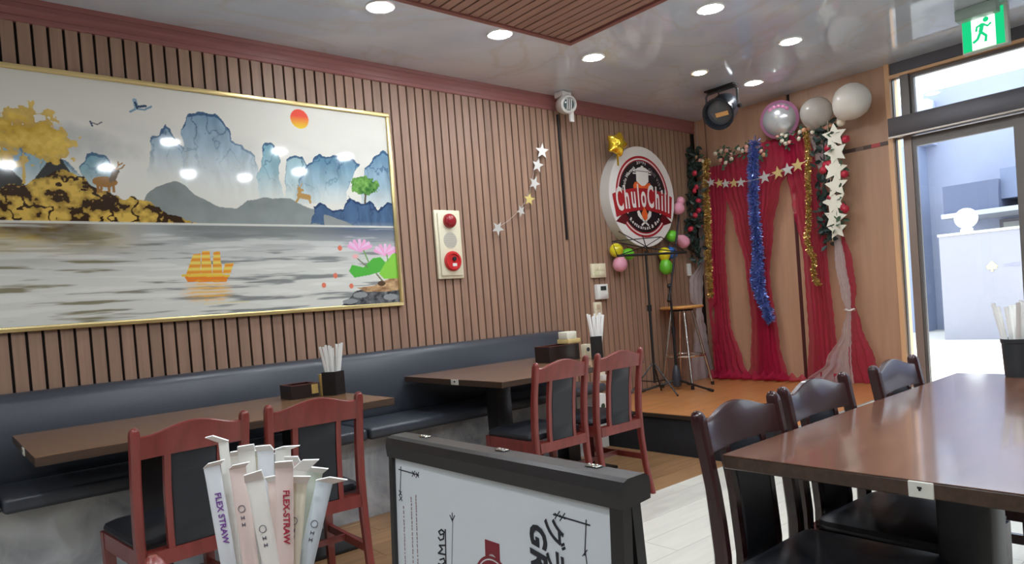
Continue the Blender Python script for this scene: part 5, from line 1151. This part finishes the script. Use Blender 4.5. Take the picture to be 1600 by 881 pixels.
# ------------------------------------------------------------------ large balloons over the backdrop
fb = thing('foil_balloon', 'round silver foil balloon with pink edge above the drapes', 'balloon', (5.58, 3.0, 2.34))
c = Vector((5.56, 2.951, 2.478)); ft = Vector((-.9, -.25, -.15)).normalized().to_track_quat('Z', 'Y').to_matrix().to_4x4(); ft.translation = c
prof = [(0, -.07), (.07, -.062), (.115, -.035), (.140, 0), (.115, .035), (.07, .062), (0, .07)]
part('foil_body', MB().lathe(prof, 40, ft), P('foil_silver', S(206, 208, 208), .18, metal=.55), fb)
vs = []; n = 40
m = MB(); 
for k in range(n):
    a = 2*PI*k/n; w_ = .022*(1+.25*math.sin(a*20))
    for r, z_ in ((.132, -.012), (.132, .014), (.15+w_*.3, .0)): vs.append(ft @ Vector((r*math.cos(a), r*math.sin(a), z_)))
m.add(vs, [f for k in range(n) for f in ((3*k, 3*((k+1) % n), 3*((k+1) % n)+2, 3*k+2), (3*k+2, 3*((k+1) % n)+2, 3*((k+1) % n)+1, 3*k+1))]); part('foil_rim', m, P('foil_pink', S(196, 130, 168), .3, metal=.4), fb)
m = MB()
for k in range(5):
    a = .2+k*.33; vs = []
    m.ball(ft @ Vector((.105*math.cos(a+.6), .105*math.sin(a+.6), .043)), (.02, .02, .006), 8, 4, ft.to_3x3())
part('foil_flowers', m, P('foil_pink2', S(200, 120, 160), .35, metal=.2), fb)
m = MB()
for i in range(3): m.tube([ft @ Vector((-.05+.1*t/8, -.03+.03*i+.008*math.sin(t*1.6+i), .068-.012*abs(t-4)/4)) for t in range(9)], .0022, 5)
part('foil_script', m, P('foil_script', S(140, 134, 150), .4), fb)
def big_balloon(c, r, mt, label, d):
    balloon(c, r, d, mt, label, 1.12, group='white balloons over the backdrop')
wb = P('balloon_white', S(232, 226, 214), .3, coat=.3)
m_, nt_, out_ = new_mat('balloon_clear'); t_ = nt_.nodes.new('ShaderNodeBsdfTransparent'); p_ = nt_.nodes.new('ShaderNodeBsdfPrincipled'); x_ = nt_.nodes.new('ShaderNodeMixShader')
p_.inputs['Base Color'].default_value = S(206, 200, 192); p_.inputs['Roughness'].default_value = .2; x_.inputs[0].default_value = .55
nt_.links.new(t_.outputs[0], x_.inputs[1]); nt_.links.new(p_.outputs[0], x_.inputs[2]); nt_.links.new(x_.outputs[0], out_.inputs[0])
big_balloon((5.55, 2.635, 2.452), .125, m_, 'translucent whitish balloon between the foil balloon and the white one', (.25, .35, -.9))
big_balloon((5.50, 2.336, 2.455), .138, wb, 'large opaque white balloon, rightmost above the backdrop', (.2, .75, -.6))

# ================================================================== EXIT SIGN
ex = thing('exit_sign', 'green illuminated emergency exit sign hanging near the entrance', 'exit sign', (5.1, 1.355, 2.45))
y0, y1, z0, z1 = 1.245, 1.465, 2.468, 2.69
part('sign_housing', MB().rbox((5.10, y0-.018, z0-.008), (5.15, y1+.006, ZC-.0005), .004), P('exit_case', S(206, 206, 190), .4), ex)
part('green_face', MB().box((5.094, y0, z0), (5.1, y1, z1)), exit_green, ex)
part('doorway', MB().box((5.0925, y0+.045, z0+.0), (5.0942, y1-.05, z1-.018)), exit_white, ex)
fig = MB(); yc = (y0+y1)/2
man = lambda ps, w: [fig.tube([(5.091, yc-a, z0+b) for a, b in ps], w, 6)]
fig.ball((5.0915, yc-.018, z0+.168), (.0012, .016, .016), 12, 6)
man(((0, .15), (-.012, .10)), .012); man(((-.012, .10), (.016, .07), (.012, .035)), .0085); man(((-.012, .10), (-.03, .06), (-.055, .045)), .0085); man(((-.002, .145), (.028, .125), (.045, .14)), .0065); man(((-.002, .145), (-.03, .135), (-.035, .108)), .0065)
fig.v = [(5.0905 if v[0] < 5.0912 else 5.0924, v[1], v[2]) for v in fig.v]
part('running_figure', fig, exit_green, ex)
single('ceiling_fixture', MB().rbox((4.98, 1.25, ZC-.07), (5.06, 1.47, ZC-.0005), .008), P('fixture_green', S(150, 168, 156), .3), 'grey-green box fixed to the ceiling in front of the exit sign', 'fixture')

# ================================================================== OUTSIDE
gnd = struct('ground', MB().box((5.86, -14, -.15), (40, 30, -.02)), P('pavement', S(196, 192, 186), .8, grain=(.8, .8, .8), amt=.05))
gw = thing('garden_wall', 'pale privacy wall across the street seen through the glass door', 'wall', (12.9, 0, -.02))
pale = P('outer_wall', S(150, 149, 160), .8, grain=(.6, .6, .6), amt=.04)
part('wall_body', MB().box((12.9, -10, -.02), (13.1, 4.225, 1.68)), pale, gw); part('wall_cap', MB().box((12.88, -10, 1.68), (13.12, 4.24, 1.72)), P('cap_green', S(196, 202, 188), .7), gw)
part('house_mark', MB().prism([(3.515, 1.09), (3.565, 1.09), (3.565, 1.13), (3.585, 1.13), (3.50, 1.22), (3.415, 1.13), (3.435, 1.13), (3.435, 1.09), (3.485, 1.09), (3.485, 1.05), (3.515, 1.05)], 'x', 12.89, 12.902), P('mark_yellow', S(222, 206, 150), .6), gw)
part('house_name', MB().box((12.894, 3.13, 1.115), (12.902, 3.235, 1.165)).box((12.894, 3.24, 1.12), (12.902, 3.34, 1.15)), P('name_grey', S(140, 140, 160), .6), gw)
gl = thing('globe_lamp', 'white globe lamp on top of the pale wall outside', 'lamp', (13.0, 3.85, 1.72))
part('globe', MB().ball((13.0, 3.846, 1.94), .165, 24, 14), P('globe_white', S(246, 246, 246), .3), gl); part('collar', MB().lathe([(.09, 0), (.09, .05), (.06, .07)], 18, Matrix.Translation((13.0, 3.846, 1.72))), P('collar_white', S(220, 222, 226), .5), gl)
hs = thing('neighbour_house', 'blue-grey house with a boxed eave across the street', 'building', (16, 2, -.02))
hw = P('house_wall', S(146, 152, 174), .8, grain=(.5, .5, .5), amt=.05)
part('upper_wall', MB().box((15.2, -10, -.02), (22, 5.1, 4.6)), hw, hs)
part('side_wall', MB().box((14.6, 5.1, -.02), (22, 9.5, 3.55)), P('house_side', S(140, 150, 176), .8), hs)
part('side_upper', MB().box((14.8, 4.9, 3.55), (22, 9.5, 4.4)), P('house_pale', S(166, 176, 198), .8), hs)
part('eave_box', MB().box((13.75, 3.58, 2.10), (15.2, 4.40, 2.58)), P('eave_dark', S(84, 92, 118), .7), hs)
part('eave_box', MB().box((13.9, -8, 2.25), (15.2, 3.58, 2.75)), P('eave_mid', S(106, 116, 144), .7), hs)
part('eave_fascia', MB().box((13.70, -8, 2.02), (15.2, 4.43, 2.10)), P('fascia', S(170, 174, 184), .6), hs)
for i in range(6):
    a = 3.95-.95*i; w = part('window', MB().box((15.14, a-.92, 1.2), (15.2, a, 1.98)), P('win_frame', S(96, 92, 100), .5), hs)
    part('pane', MB().box((15.13, a-.86, 1.28), (15.15, a-.06, 1.92)), P('win_pane', S(150, 150, 148), .3), w)
for i in range(3): part('seam', MB().box((15.17, 3.2-1.5*i, 2.75), (15.2, 3.23-1.5*i, 4.6)), P('seam_grey', S(128, 140, 172), .8), hs)
print('objects', len(bpy.data.objects), 'tris', sum(len(o.data.polygons) for o in bpy.data.objects if o.type == 'MESH'))
